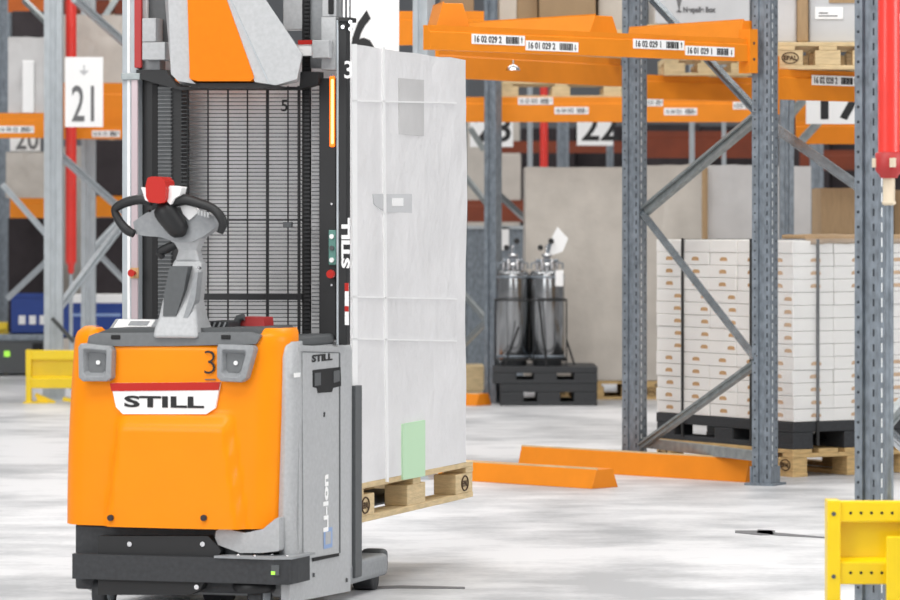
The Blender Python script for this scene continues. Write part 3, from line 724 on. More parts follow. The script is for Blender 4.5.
def gr(label, xa, ya, Ya, xb, yb, Yb, d, h, flr=False):
    if flr: a = fl(xa, ya); b = fl(xb, yb)
    else:
        a = at(xa, 0, Ya); b = at(xb, 0, Yb); a.z = b.z = ZB+hb
    guide_rail(label, a, b, d, h, h, inset=d*.2, flare=0)
def fl(px, py): Y = floor_y(py); return Vector(((px-CX)/F*Y, Y, 0))
gr('orange guide rail on the front beam, left of the main rear post', 462, 0, 21.6, 589, 0, 20.75, .20, .10)
gr('orange guide rail on the front beam, between the two main posts', 626, 0, 22.2, 740, 0, 21.3, .10, .10)
gr('orange guide rail at the left end of the front beam, half behind the wrapped load', 426, 0, 20.3, 436, 0, 19.95, .17, .12)
gr('orange guide rail on the floor nearest the truck, end open to the right', 436, 479, 0, 591.5, 489, 0, .21, .10, True)
gr('long orange guide rail on the floor at the foot of the rack upright', 517, 468.5, 0, 745, 482.5, 0, .18, .125, True)
gr('short orange guide rail on the floor beside the thin far upright', 420, 404, 0, 476, 406, 0, .2, .09, True)
# beams behind
def fb_(label, x0, y0, Y0_, x1, y1, Y1_, hpx, matn='beam', labels=(), conn=(False, False), z=None):
    a = at(x0, y0, Y0_); b = at(x1, y1, Y1_); zz = (a.z+b.z)/2 if z is None else z; a.z = b.z = zz
    h = hpx/F*(Y0_+Y1_)/2
    T, L = xframe(a, b)
    ls = []
    for (body, q0, q1, yt, ar) in labels:
        s0 = (q0-x0)/(x1-x0)*L; s1 = (q1-x0)/(x1-x0)*L; Ym = Y0_+(Y1_-Y0_)*(q0-x0)/(x1-x0)
        ls.append((body, s0, H+(HY-yt)/F*Ym-zz-.055, s1-s0, .055, ar))
    return beam(label, a, b, h, matn, labels=ls, conn=conn)
rb = fb_('orange rack beam directly below and behind the front labelled beam', 440, 80, 22.6, 622, 84, 24.2, 29)
c = at(513, 70.5, 23.0)
l_ = thing('ceiling_sprinkler_cap', c, 'small round silver cap under the front labelled beam', 'cap')
MB().lathe([(.042, 0), (.036, .018), (.018, .03), (.008, .034)], c, 20).build('cap_dome', 'chrome', l_, c)
MB().lathe([(.006, .03), (.006, .06)], c, 8).build('stem', 'chrome', l_, c)
fb_('shaded orange beam under the pale pallet behind the label 16 01 029 1', 641, 99, 27, 753, 101, 27.6, 24)
fb_('far orange beam with small labels below the pale pallet', 455, 121, 31, 752, 123, 31, 25, 'beam', [('16 03 030', 518, 553, 97.5, 1), ('16 04 030', 554.5, 588.5, 107, -1), ('16 03 031', 643, 663, 99, 1), ('16 04 031', 664, 697, 108, -1), ('16 05 031', 733, 752, 102, 1)])
fb_('orange beam behind the wrapped load with a small label', 379, 44, 24, 484, 46, 24, 34, 'beam', [('16 02', 380, 399, 33, 1)])
fb_('orange beam right of the labelled upright, label 16 02 028 2', 773, 99.5, 21.9, 862, 101.5, 22.4, 30, 'beam', [('16 02 028 2', 811, 857, 75, 1)], (True, False))
fb_('far orange beam under the sign 17', 796, 144, 27, 905, 144, 27, 24, 'beam')
fb_('darker orange beam behind the sign 17', 796, 121, 26.3, 905, 121, 26.3, 32, 'beam')
for (x0, x1, y, hh, Y, lab) in ((498, 700, 153, 12, 42, 'far orange beam darkened for shade above the big wrapped block'), (640, 770, 158, 27, 36, 'far orange beam darkened for shade seen between the main uprights'), (466, 530, 222, 22, 40, 'low orange beam darkened for shade behind the steel tanks'), (800, 905, 170, 20, 40, 'far orange beam darkened for shade above the brown carton')):
    fb_(lab, x0, y, Y, x1, y, Y, hh, 'beam_shaded')  # shade of the far bays is put into this darker beam colour
# far uprights
def far_post(x, wpx, y1, Y, label, ma='galv', h=4.2, name='rack_post'):
    X = (x-CX)/F*Y; ww = wpx/F*Y
    m = MB(); post_mb(m, X, Y, h, 0, ww, ww*.8, slots=False)
    t = thing(name, (X, Y, 0), label, 'rack post')
    m.build('post', [ma, 'hole', 'slot'], t, (X, Y, 0)); foot_mb(X, Y, 0, ww*1.6).build('foot_plate', ma, t, (X, Y, 0))
far_post(530, 5, 0, 38, 'narrow grey far post just left of the red far pipe', 'galv_l')
far_post(563, 12, 0, 39, 'grey far post between the red far pipe and the sign 22')
far_post(610, 7, 0, 38, 'narrow grey far post right of the sign 22')
far_post(692, 5, 0, 35, 'narrow grey far post between the two main posts', 'galv_l')
far_post(724, 4, 0, 35, 'thinnest grey far post left of the main front post', 'galv_l')
far_post(787, 14, 0, 24.5, 'dark grey post right behind the main front post')
far_post(817, 13, 0, 31, 'grey post between the pale column and the brown carton')
far_post(781, 4, 0, 26.5, 'narrow pale post behind the front post', 'galv_l')
def lone_brace(x0, y0, Ya, x1, y1, Yb, label, ma='bright', bw=.05):
    a = p3(x0, y0, Ya); b = p3(x1, y1, Yb)
    m = MB().bar(a, b, bw, .03); d = (b-a).normalized(); sd = d.cross(Vector((0, 1, 0))).normalized()*bw*.36
    m.bar(a+sd-Vector((0, .02, 0)), b+sd-Vector((0, .02, 0)), bw*.22, .012).bar(a-sd-Vector((0, .02, 0)), b-sd-Vector((0, .02, 0)), bw*.22, .012)
    t = m.build('rack_brace', ma, None, a, label=label, cat='rack brace')
lone_brace(770, 124, 22.2, 870, 195, 21.8, 'bright diagonal brace dropping towards the brown carton', 'bright', .055)
lone_brace(777, 130, 26, 806, 97, 26, 'short pale brace left of the sign 17', 'brace', .055)
lone_brace(796, 147, 26.1, 822, 118, 26.1, 'short pale brace below the sign 17', 'brace', .055)
lone_brace(494, 190, 33, 524, 218, 35, 'faint diagonal brace left of the big wrapped block', 'brace', .05)
lone_brace(470, 128, 34, 484, 150, 34, 'faint short brace beside the far upright', 'brace', .05)
# signs
def sign(body, x0, x1, y0, y1, Y, label, size, tx, ty, ma='black_ink', emblem=None, sx=1, bold=.004):
    a = at(x0, y1, Y); b = at(x1, y0, Y)
    m = MB().box(a.x, b.x, Y, Y+.008, a.z, b.z)
    o = m.build('aisle_sign', 'white', None, a, label=label, cat='sign')
    q = at(tx, ty, Y)
    MB().text(body, q.x, q.z, size/F*Y, Y-.002, 0, sx=sx, bold=bold).build('lettering', ma, o, a)
    if emblem:
        e = at(emblem[0], emblem[1], Y); s = 5/F*Y
        MB().box(e.x-s*.15, e.x+s*.15, Y-.003, Y, e.z, e.z+s*1.4).prism([(e.x-s, e.z+s*.3), (e.x+s, e.z+s*.3), (e.x, e.z-s*.7)], Y-.003, Y).build('emblem', 'carton_grey', o, a)
    return o
sign('21', 65, 103, 57, 127, 31, 'white aisle sign with grey number 21 at the left', 51, 71, 121, 'grey_ink', (84, 72), sx=.56, bold=.003)
sign('20', 10, 40, 120, 151, 36, 'white aisle sign reading 20 below the far left beam', 30, 15, 149, 'grey_ink', sx=.8)
sign('16', 318, 399, -30, 95, 23, 'white aisle sign reading 16 behind the top of the wrapped load', 92, 320, 75, sx=.62, bold=.006)
sign('17', 806, 880, 84, 124, 25.5, 'white aisle sign reading 17 below the label 16 02 028 2', 40, 812, 118, sx=1.25, bold=.008)
sign('22', 577, 613, 100, 145.5, 36, 'white aisle sign reading 22 below the far labelled beam', 38, 581, 140, sx=1.0, bold=.006)
sign('23', 470, 513, 100, 147, 36, 'white aisle sign reading 23 half behind the far thin upright', 38, 475, 141, sx=1.0, bold=.006)

# ================================================================== WHITE CARTON STACK
cn = Vector(((793-450)/F*21.95, 21.95, 0)); lf = Vector(((656-450)/F*23.1, 23.1, 0))
ang = math.atan2(cn.y-lf.y, cn.x-lf.x); SL = (cn-lf).length; SW = .84
TSK = Tz(lf, ang)
euro_pallet(lf, ang, 'wooden pallet with oval burned mark on the floor under the black plastic pallet', L=SL, W=SW, h=.152)
plastic_pallet(lf+Vector((0, 0, .152)), ang, 'black plastic pallet between the wooden pallet and the white carton stack', L=SL, W=SW, h=.15)
NL = 14; bh = .0712; bwid = SL/5; bdep = SW/3
def carton(shift, mk_front=True, mk_right=True):
    m = MB().box(.002, bwid-.002, .002, bdep-.002, .001, bh-.001)
    def mkm(c, face):
        pl = [(-.035, -.011), (.035, -.011), (.033, .004), (.018, .010), (-.018, .010), (-.033, .004)]
        T = Matrix.Translation((c, .002, bh*.5)) if face == 'f' else Matrix.Translation((bwid-.002, c, bh*.5)) @ Matrix.Rotation(math.pi/2, 4, 'Z')
        m.prism(pl, -.001, 0, 1, T)
    if mk_front: mkm(bwid*(.5 if not shift else .82), 'f')
    if mk_right: mkm(bdep*(.55), 'r')
    return m
cproto = {}
def place_carton(kind, i, j, k, label, group):
    key = kind
    if key not in cproto:
        o = carton(kind == 'B', kind != 'T', kind == 'A').build('flat_carton', ['box_white', 'mark'], bevel=.004, seg=2); cproto[key] = o; c = o
    else:
        c = cproto[key].copy(); C.objects.link(c)
    c.location = TSK @ Vector((i*bwid, j*bdep, .3025+k*bh)); c.rotation_euler.z = ang
    random.seed(i*31+j*7+k)
    c.location += Vector((random.uniform(-.004, .004), random.uniform(-.004, .004), 0))
    tag(c, label, 'carton', group)
for k in range(NL):
    kind = 'T' if k == 13 else ('A' if (k < 5 or k >= 10) else 'B')
    if kind == 'A': lb = 'flat white carton with brown handle print, in the ' + ('lower' if k < 5 else 'upper') + ' courses of the strapped stack'
    elif kind == 'B': lb = 'flat white carton with offset brown prints in the middle courses of the strapped stack'
    else: lb = 'plain white carton in the top course of the strapped stack'
    for i in range(5):
        for j in range(3):
            if j == 0 or i == 4 or k == 13: place_carton(kind, i, j, k, lb, lb.replace('carton', 'cartons').replace('flat ', ''))
ztop = .3025+NL*bh
def strap(px, face, label):
    """vertical strap at pixel column on the left/right face of the stack"""
    if face == 'l':
        k = (px-CX)/F; d = (cn-lf); s = (k*lf.y-lf.x)/(d.x-k*d.y)*SL
        pts = [(s, -.006), (s, SW+.006)]; T = TSK
        m = MB().box(s-.008, s+.008, -.012, -.004, .17, ztop+.008, 0, T).box(s-.008, s+.008, -.012, SW+.01, ztop+.0, ztop+.003, 0, T).box(s-.008, s+.008, SW+.004, SW+.010, .17, ztop+.008, 0, T)
    else:
        k = (px-CX)/F; d = (TSK @ Vector((SL, SW, 0)))-cn; s = (k*cn.y-cn.x)/(d.x-k*d.y)*SW
        m = MB().box(SL+.004, SL+.012, s-.008, s+.008, .17, ztop+.008, 0, TSK)
    m.build('strap', 'strap', None, tuple(TSK @ Vector((s, 0, .17))), label=label, cat='strap')
strap(683.5, 'l', 'black strap down the left part of the white carton stack')
strap(752, 'l', 'black strap beside the main front post on the carton stack')
strap(817, 'r', 'black strap down the right face of the white carton stack')
# crumpled kraft sheet on top
m = MB()
n = 12; vs = []
for i in range(n+1):
    for j in range(5):
        vs.append(TSK @ Vector((SL-.28+.28*j/4+.01, .12+.72*i/n, ztop+.03+.016*noise.noise(Vector((i*.9, j*.8, 3))))))
        vs[-1].z -= .03*(j == 4)
m.add(vs, [(i*5+j, (i+1)*5+j, (i+1)*5+j+1, i*5+j+1) for i in range(n) for j in range(4)], 0, smooth=True)
ks = m.build('kraft_sheet', 'kraft', None, tuple(TSK @ Vector((SL-.2, .12, ztop))), label='crumpled brown paper sheet on top of the white carton stack', cat='paper')
md = ks.modifiers.new('solid', 'SOLIDIFY'); md.thickness = .02; md.offset = -1
# stretch film on the right face
def film_mat():
    m = bpy.data.materials.new('clear_stretch_film'); m.use_nodes = True; nt = m.node_tree; b = nt.nodes['Principled BSDF']
    b.inputs['Base Color'].default_value = (.9, .92, .95, 1); b.inputs['Roughness'].default_value = .12; b.inputs['Alpha'].default_value = .10
    n = nt.nodes.new('ShaderNodeTexNoise'); n.inputs['Scale'].default_value = 9; n.inputs['Distortion'].default_value = 1.2
    tc = nt.nodes.new('ShaderNodeTexCoord'); mp_ = nt.nodes.new('ShaderNodeMapping'); mp_.inputs['Scale'].default_value = (1, 1, .35); mp_.inputs['Rotation'].default_value = (0, .7, 0)
    nt.links.new(tc.outputs['Object'], mp_.inputs[0]); nt.links.new(mp_.outputs[0], n.inputs[0])
    bp = nt.nodes.new('ShaderNodeBump'); bp.inputs['Strength'].default_value = .8; bp.inputs['Distance'].default_value = .05
    nt.links.new(n.outputs['Fac'], bp.inputs['Height']); nt.links.new(bp.outputs[0], b.inputs['Normal']); return m
m = MB()
m.box(SL+.016, SL+.018, -.02, SW+.02, .31, ztop+.01, 0, TSK).box(SL-.12, SL+.018, -.022, -.020, .31, ztop+.01, 0, TSK)
m.build('stretch_film', film_mat(), None, tuple(TSK @ Vector((SL, 0, .31))), label='clear shiny stretch film over the right face of the carton stack', cat='film')

# ================================================================== OTHER GOODS
def goods(x0, x1, y0, y1, Y, d, name, label, cat='wrapped goods', m='film_grey', rough=0, rz=0, pal=True, **k):
    o, W, Z = slab(x0, x1, y0, y1, Y, d, name, label, cat, m, rough=rough, rz=rz, **k)
    return o, W, Z
def pal_under(x0, x1, Y, d, label, ybot=None, z=0, h=.144, plastic=False, mat_='wood'):
    a = at(x0, 300, Y); b = at(x1, 300, Y)
    loc = (a.x, Y, z)
    return (plastic_pallet if plastic else euro_pallet)(loc, 0, label, L=b.x-a.x, W=d, h=h, **({} if plastic else {'mat_': mat_}))
# big pale wrapped block behind the tanks
Yb = 31.2; yb0 = HY+(H-.150)/F*0+ (H-.150)*F/Yb
goods(525.5, 640, 167, yb0, Yb, .9, 'wrapped_pallet_load', 'big pale grey wrapped block behind the steel tanks', rough=.02)
goods(642, 705, 165, yb0, Yb, .9, 'wrapped_pallet_load', 'pale wrapped block with loose film behind the main rear post', rough=.03)
pal_under(550, 640, Yb, .9, 'wooden pallet under the big pale block behind the tanks')
pal_under(642, 705, Yb, .9, 'wooden pallet under the pale block behind the main rear post')
Yc = 29.5; yc0 = HY+(H-.150)*F/Yc
goods(708, 757, 165, yc0, Yc, .8, 'wrapped_pallet_load', 'pale block between the brown edge post and the main front post', m='film_lilac', rough=.015)
goods(758, 811, 166, yc0, Yc, .8, 'wrapped_pallet_load', 'pale block seen as a narrow column right of the main front post', m='film_lilac', rough=.015)
pal_under(708, 811, Yc, .8, 'wooden pallet under the two pale blocks behind the carton stack')
a = at(702, 200, 29.4); slab(702, 708, 167, HY+H*F/29.4, 29.4, .06, 'edge_protector', 'brown cardboard edge post between two pale blocks', 'edge protector', 'kraft')
Yd = 27.5; yd0 = HY+(H-.150)*F/Yd
goods(821, 893, 188, yd0, Yd, .7, 'brown_carton_load', 'brown film wrapped carton behind the white stack at the right', 'carton', m='kraft', rough=.012)
goods(894, 960, 190, yd0, Yd+.1, .7, 'brown_carton_load', 'brown carton right of the nearest upright', 'carton', m='kraft', rough=.012)
pal_under(821, 960, Yd, .8, 'wooden pallet under the brown wrapped cartons')
# second white stack right of the near upright
goods(897, 960, 237, HY+(H-.30)*F/23.2, 23.2, .8, 'white_carton_load', 'white carton load cut by the right picture edge', 'carton', m='box_white')
plastic_pallet(at(897, 300, 23.2)*1 - Vector((0, 0, at(897, 300, 23.2).z-.15)), 0, 'black plastic pallet under the white load at the right edge', L=.4, W=.8, h=.15)
euro_pallet(Vector((at(893, 300, 23.2).x, 23.2, 0)), 0, 'wooden pallet at the right edge behind the nearest upright', L=.45, W=.8, h=.15)

# goods above the beams
zA = ZB+hb
def on(z, Y): return HY+(H-z)*F/Y
def upper(x0, x1, Y, d, z0, y_top, name, label, cat, m, rough=0):
    a = at(x0, 0, Y); b = at(x1, 0, Y)
    W = b.x-a.x; Z = H+(HY-y_top)/F*Y-z0
    o = MB().box(-W/2, W/2, 0, d, 0, Z).build(name, m, None, bevel=.01, label=label, cat=cat); o.location = ((a.x+b.x)/2, Y, z0); return o
def epallet(x0, x1, Y, z, label, d=.8, h=.144, mat_='wood_l', mark=False):
    a = at(x0, 0, Y); b = at(x1, 0, Y); return euro_pallet((a.x, Y, z), 0, label, L=b.x-a.x, W=d, h=h, mat_=mat_, mark=mark)
# pallet on the rear beams (pale strip below the front beam)
za = at(0, 98, 31).z
epallet(500, 622, 31.02, za, 'pale wooden pallet on the far labelled beam, left of the main rear post', h=.13)
ep = epallet(664, 752, 27.02, at(0, 75.2, 27).z, 'pale wooden pallet on the shaded beam below the label 16 01 029 1', h=.12)
ups = [
 (440, 474, 24.2, 'dull_carton_box', 'brown carton behind the left end of the front labelled beam', 'kraft_d'),
 (499, 517, 24.4, 'grey_box', 'narrow grey box between two brown cartons on the rack', 'film_grey'),
 (517, 538, 24.4, 'dull_carton_box', 'brown carton right of the thin far upright on the upper level', 'kraft_d'),
 (539, 596, 24.3, 'dull_carton_box', 'wider brown carton above the label 16 01 029 2', 'kraft_d'),
 (598, 627, 24.4, 'grey_box', 'grey wrapped box left of the main rear post on the upper level', 'film_grey')]
zb_ = at(0, 51, 23.5).z
for x0, x1, Y, nm, lb, mm in ups: upper(x0, x1, Y, .8, 2.555, -30, nm, lb, 'carton', mm)
epallet(440, 628, 24.05, 2.41, 'wooden pallet under the brown cartons behind the front beam', d=1.0)
g1 = upper(655, 750, 24.0, .8, 2.585, -30, 'grey_transport_box', 'grey transport box with glass symbol above the front beam', 'box', 'carton_grey')
O1 = tuple(g1.location); g1.rotation_euler.z = 0
def on_face(o, Y, fn, name, ma):
    m = MB(); fn(m); o_ = m.build(name, ma, o, tuple(o.location)); return o_
def f1(m):
    q = at(683, 12, 24.0); m.text('Nespelle Box', q.x, q.z, .055, 23.985, 0, bold=.004)
q1 = at(683, 12, 24.0)
MB().text('Nespalle Box', q1.x, q1.z, .042, 23.996, 0, bold=.0022, sx=.85).build('printed_words', 'grey_ink', g1, O1)
q = at(679, 12, 24.0)
MB().box(q.x-.016, q.x+.016, 23.994, 23.998, q.z, q.z+.006).box(q.x-.004, q.x+.004, 23.994, 23.998, q.z, q.z+.04).prism([(q.x-.006, q.z+.035), (q.x+.006, q.z+.035), (q.x+.024, q.z+.11), (q.x-.024, q.z+.11)], 23.994, 23.998).build('glass_symbol', 'grey_ink', g1, O1)
epallet(640, 752, 24.0, 2.44, 'wooden pallet under the grey box with the glass symbol', d=.8)
# right upper pallet + box
zr = at(0, 70, 22.1).z
rp = euro_pallet((at(777, 0, 22.0).x, 22.0, zr), 0, 'pale wooden pallet with oval mark on the beam labelled 16 02 028 2', L=.56, W=.8, h=.15, mat_='wood_l')
g2 = upper(776, 797, 22.1, .7, zr+.151, -30, 'pale_box', 'pale narrow box beside the wood post on the upper right pallet', 'box', 'film_lilac')
g3 = upper(809, 862, 22.1, .7, zr+.151, -30, 'grey_transport_box', 'grey box with white paper label on the upper right pallet', 'box', 'carton_grey')
g4 = upper(797.5, 808.5, 22.06, .06, zr+.151, -30, 'edge_protector', 'brown edge post between two boxes on the upper right pallet', 'edge protector', 'kraft')
O3 = tuple(g3.location); a = at(815, 19, 22.1); b = at(843, 7, 22.1)
MB().box(a.x, b.x, 22.094, 22.099, a.z, b.z).box(a.x+.02, b.x-.03, 22.092, 22.094, a.z+.014, a.z+.02, 1).box(a.x+.02, a.x+.07, 22.092, 22.094, a.z+.03, a.z+.036, 1).build('paper_label', ['white', 'grey_ink'], g3, O3)
a = at(829, 3, 22.1); b = at(858, -12, 22.1); MB().box(a.x, b.x, 22.094, 22.099, a.z, b.z).build('tape', 'kraft', g3, O3)

# ================================================================== TANKS
Yt = 30.2; pxm = F/Yt
a = at(498, 0, Yt)
zp1 = 0
plastic_pallet((at(500, 0, Yt).x, Yt, 0), 0, 'lower black plastic pallet on the floor under the steel tanks', L=.735, W=.75, h=.165)
plastic_pallet((at(493, 0, Yt).x, Yt, .166), 0, 'upper black plastic pallet carrying the steel tanks', L=.79, W=.75, h=.13)
zt = .297
def tank(px, rpx, Y, label, lid=True):
    X = (px-CX)/F*Y; r = rpx/F*Y; hh = H+(HY-270)/F*Y-zt
    t = thing('steel_tank', (X, Y, zt), label, 'tank', 'upright steel tanks on the black pallets')
    MB().lathe([(r*.80, 0), (r*.85, .01), (r*.85, .04), (r, .055), (r, hh-.045), (r*.96, hh-.018), (r*.84, hh-.004), (r*.45, hh), (0.02, hh+.005)], n=40).build('vessel', 'steel', t)
    MB().lathe([(r*1.0, .06), (r*1.03, .065), (r*1.03, .075), (r, .08)], n=40).build('weld_ring', 'galv', t)
    MB().lathe([(r, hh-.06), (r*1.03, hh-.055), (r*1.03, hh-.05), (r, hh-.045)], n=40).build('weld_ring', 'galv', t)
    v = MB().lathe([(r*.35, hh), (r*.35, hh+.03), (r*.42, hh+.03), (r*.42, hh+.05), (r*.2, hh+.055), (r*.2, hh+.10), (r*.3, hh+.10), (r*.3, hh+.12), (r*.1, hh+.125), (r*.1, hh+.19)], n=20).build('lid', 'chrome', t)
    for i in range(6):
        q = math.pi*2*i/6; MB().lathe([(.012, hh), (.016, hh+.05), (.018, hh+.07), (.01, hh+.085)], (r*.55*math.cos(q), r*.55*math.sin(q), 0), 10).build('lid_clamp', 'chrome', v)
    MB().tube([(-r*.6, -.02, hh+.07), (r*.6, -.02, hh+.07)], .012, n=8).tube([(0, 0, hh+.1), (.02, -.02, hh+.2)], .014, n=8).build('valve_pipe', 'galv', t)
    for dx, dz in ((-.05, .17), (.03, .22)): 
        MB().tube([(dx, -.04, hh+dz), (dx, -.015, hh+dz)], .022, n=14).build('valve_knob', 'black', t)
    MB().tube([(-r*.9, 0, hh+.01), (-r*.9, 0, hh+.05), (-r*.55, 0, hh+.06)], .008, n=6).tube([(r*.9, 0, hh+.01), (r*.9, 0, hh+.05), (r*.55, 0, hh+.06)], .008, n=6).build('handle', 'galv', t)
    return t, X, r, hh
t1, Xa, ra, hh = tank(547, 17.5, Yt+.20, 'steel tank with white tag at its top, right of the pair')
t2, Xb, rb_, _ = tank(513, 16.5, Yt+.22, 'narrower steel tank left of the pair, beside the far upright')
m = MB().box(.06, .12, -.15, -.146, hh-.12, hh+.0).build('paper_tag', 'white', t1)
m = MB().prism([(.0, hh+.10), (.12, hh+.14), (.16, hh+.24), (.08, hh+.33), (.01, hh+.2)], -.01, .01).build('plastic_cover', 'film_seam', t1, bevel=.003)
cg = thing('wire_cage', ((530-CX)/F*(Yt+.3), Yt+.25, zt), 'thin dark wire cage around the steel tanks', 'cage')
cw, cd = .27, .24
for zz in (.05, .50):
    MB().tube([(-cw, -cd, zz), (cw, -cd, zz), (cw, cd+.2, zz), (-cw, cd+.2, zz), (-cw, -cd, zz)], .007, n=6).build('hoop', 'black', cg)
for (x, y) in ((-cw, -cd), (cw, -cd), (cw, cd+.2), (-cw, cd+.2), (0.02, -cd)):
    MB().tube([(x, y, .005), (x, y, .5)], .006, n=6).build('cage_rod', 'black', cg)
MB().tube([(.06, -cd, .5), (.12, -cd, .0)], .009, n=6).tube([(-.09, -cd, .3), (-.2, -cd, .0)], .009, n=6).tube([(cw, -cd, .2), (cw+.06, -cd, .01)], .009, n=6).build('cage_strut', 'black', cg)
# grey cabinet left of tanks
o, W, Z = slab(462, 524, 226, HY+H*F/34, 34, .5, 'grey_cabinet', 'grey cabinet behind the far thin upright and the tanks', 'cabinet', 'galv')
q = at(499, 250, 33.99); b = at(509, 227, 33.99); MB().box(q.x, b.x, 33.98, 33.998, q.z, b.z).build('white_paper', 'white', o, tuple(o.location))
MB().box(at(462, 0, 34).x, at(524, 0, 34).x, 33.98, 34.0, at(0, 229, 34).z, at(0, 226, 34).z).build('top_edge', 'galv_l', o, tuple(o.location))
slab(462, 484, 366, HY+H*F/32.5, 32.5, .5, 'low_pallet_stack', 'pale low pallet beside the thin far upright', 'pallet', 'wood_l')
slab(500, 521, 154, 205, 41, .8, 'dull_carton_box', 'grey brown goods behind the thin far upright', 'carton', 'film_grey')

# ================================================================== RED PIPES
def pipe(label, px, y_end, Y, rpx, ztop=5, fitting=True, tip=True):
    X = (px-CX)/F*Y; r = rpx/F*Y; ze = at(0, y_end, Y).z
    t = thing('sprinkler_pipe', (X, Y, ze), label, 'pipe')
    MB().lathe([(r, ze), (r, ztop)], (X, Y, 0), 24).build('pipe', 'red_pipe', t, (X, Y, ze))
    return t, X, r, ze
t, X, r, ze = pipe('thick bright red vertical pipe with flange at the right edge', 889, 152, 13.0, 11)
O = (X, 13.0, ze)
MB().lathe([(r*1.0, ze+.0), (r*1.25, ze-.005), (r*1.25, ze-.06), (r*.9, ze-.075), (r*.75, ze-.085)], (X, 13.0, 0), 24).build('flange', 'dred', t, O)
for dx in (-1.25, 1.25, .2): MB().tube([(X+dx*r, 13.0-(r*1.2 if abs(dx) < 1 else 0), ze-.02), (X+dx*r, 13.0-(r*1.2 if abs(dx) < 1 else 0), ze-.05)], .011, n=10).build('flange_bolt', 'cream', t, O)
MB().lathe([(r*.55, ze-.08), (r*.55, ze-.16), (r*.62, ze-.16), (r*.62, ze-.17), (r*.35, ze-.175)], (X, 13.0, 0), 20).build('adapter', 'cream', t, O)
MB().lathe([(r*.42, ze-.17), (r*.42, 0)], (X, 13.0, 0), 16).build('grey_downpipe', 'galv', t, O)
for (px, ye, Y, rp_, lb) in ((71, 262, 33, 5.5, 'red vertical pipe behind the sign 21'), (544, 186, 40, 4, 'thin red far pipe above the big wrapped block')):
    t, X, r, ze = pipe(lb, px, ye, Y, rp_)
    MB().lathe([(r*1.0, ze), (r*.6, ze-.03), (r*.6, ze-.08), (r*.25, ze-.1)] if px < 100 else [(r, ze), (r, 0)], (X, Y, 0), 16).build('pipe_end', 'red_pipe', t, (X, Y, ze))
    if px < 100: MB().lathe([(r*.35, ze-.1), (r*.35, 0)], (X, Y, 0), 12).build('downpipe', 'galv_l', t, (X, Y, ze))

# ================================================================== YELLOW GUARDS
def guard(name_label, P0, ang_, L, h, holes=True, k=1.0):
    """local x along the guard, origin left-bottom-front"""
    t = thing('rack_guard', P0, name_label, 'guard', None, ang_)
    MB().box(0, L, -.004, .006, h-.205*k, h-.05*k).build('face_plate', 'yellow', t, bevel=.002)
    MB().box(0, L, -.045, .0, h-.068*k, h).build('top_rail', 'yellow', t, bevel=.006)
    MB().prism([(-.004, h-.18*k), (-.045, h-.195*k), (-.045, h-.265*k), (0, h-.265*k)], 0, L, 0, None, 'x').build('lower_rail', 'yellow', t, bevel=.004)
    MB().box(-.02, .022, -.055, .04, h*.0, h+.003).build('end_plate', 'yellow', t, bevel=.004)
    MB().box(-.04, .15, -.07, .10, 0, .012).build('foot_plate', 'yellow', t, bevel=.002)
    if holes:
        m = MB()
        for z in (h-.038, h-.228):
            for i in range(12): m.disc((.055+i*.033, -.0452, z), .005, 8, t=.001)
        m.build('bolt_holes', 'dark', t)
        for z in (h-.04, h*.55, h*.3): MB().disc((.0, -.0555, z), .007, 10, t=.003).build('bolt', 'dgrey', t)
    m = MB()
    for i in range(2): m.bar((.06+i*.2, -.02, h*.08), (.14+i*.2, -.02, 0.02), .03, .01)
    m.bar((.05, -.01, h*.16), (.20, -.01, .0), .03, .012).build('strut', 'yellow', t)
    return t
Yg = 12.75; g0 = at(832, 500, Yg); hg = g0.z
gt = guard('yellow perforated rack guard in the right foreground', (g0.x, Yg, 0), math.radians(0), .8, hg)
q0 = at(886, 536, Yg-.10)
MB().box(q0.x-g0.x, q0.x-g0.x+.35, -.11, -.10, .02, q0.z).build('side_wing', 'yellow', gt, bevel=.006)
Yg2 = floor_y(403); g1_ = at(29, 350, Yg2)
guard('blurred yellow rack guard on the floor left of the truck', (g1_.x, Yg2, 0), 0, .45, g1_.z, holes=False, k=1.1)
g2_ = at(-30, 322, 36); guard('far yellow guard at the left picture edge', (g2_.x, 36, 0), 0, .345, g2_.z, holes=False)

# ================================================================== LEFT BACKGROUND
Y2 = 31.5
far_post(53, 18, 0, 31.2, 'wide pale post at the left behind the yellow guard', 'galv_l')
far_post(3, 14, 0, 37.5, 'grey post at the left picture edge', 'galv')
far_post(88, 14, 0, 34, 'grey post behind the sign 21', 'galv_l')
far_post(112, 5, 0, 37, 'thin cream post left of the mast', 'cream')
for args in ((74, -2, 31.3, 128, 46, 33, 'thick bright brace above the sign 21', 'galv_l', .07),
             (52, 148, 31.4, 124, 212, 33, 'bright brace from the wide pale post down to the mast', 'galv_l', .06),
             (124, 222, 33, 56, 312, 31.4, 'bright brace rising from the floor level to the mast', 'galv_l', .07),
             (90, 245, 34.2, 126, 282, 35, 'thin brace dropping behind the thick one', 'galv_l', .045),
             (90, 252, 34.2, 122, 218, 35, 'thin brace rising behind the thick one', 'galv_l', .045),
             (3, 185, 32, 46, 234, 31.5, 'thin brace dropping between the two left posts', 'galv_l', .045),
             (8, 298, 32, 46, 262, 31.5, 'thin brace rising between the two left posts', 'galv_l', .045),
             (24, 0, 32, 46, 22, 31.5, 'short pale brace at the top left', 'brace', .045),
             (90, 32, 34, 124, 62, 35, 'grey brace above the sign 21, lower', 'brace', .05),
             (96, 110, 36, 126, 55, 36, 'cream brace right of the sign 21', 'cream', .06),
             (90, 40, 34.4, 118, -4, 35, 'grey brace rising at the top left', 'brace', .05),
             (52, 318, 31.1, 74, 342, 31.1, 'dark short strut above the yellow guard', 'dgrey', .03)):
    lone_brace(args[0], args[1], args[2], args[3], args[4], args[5], args[6], args[7], args[8])
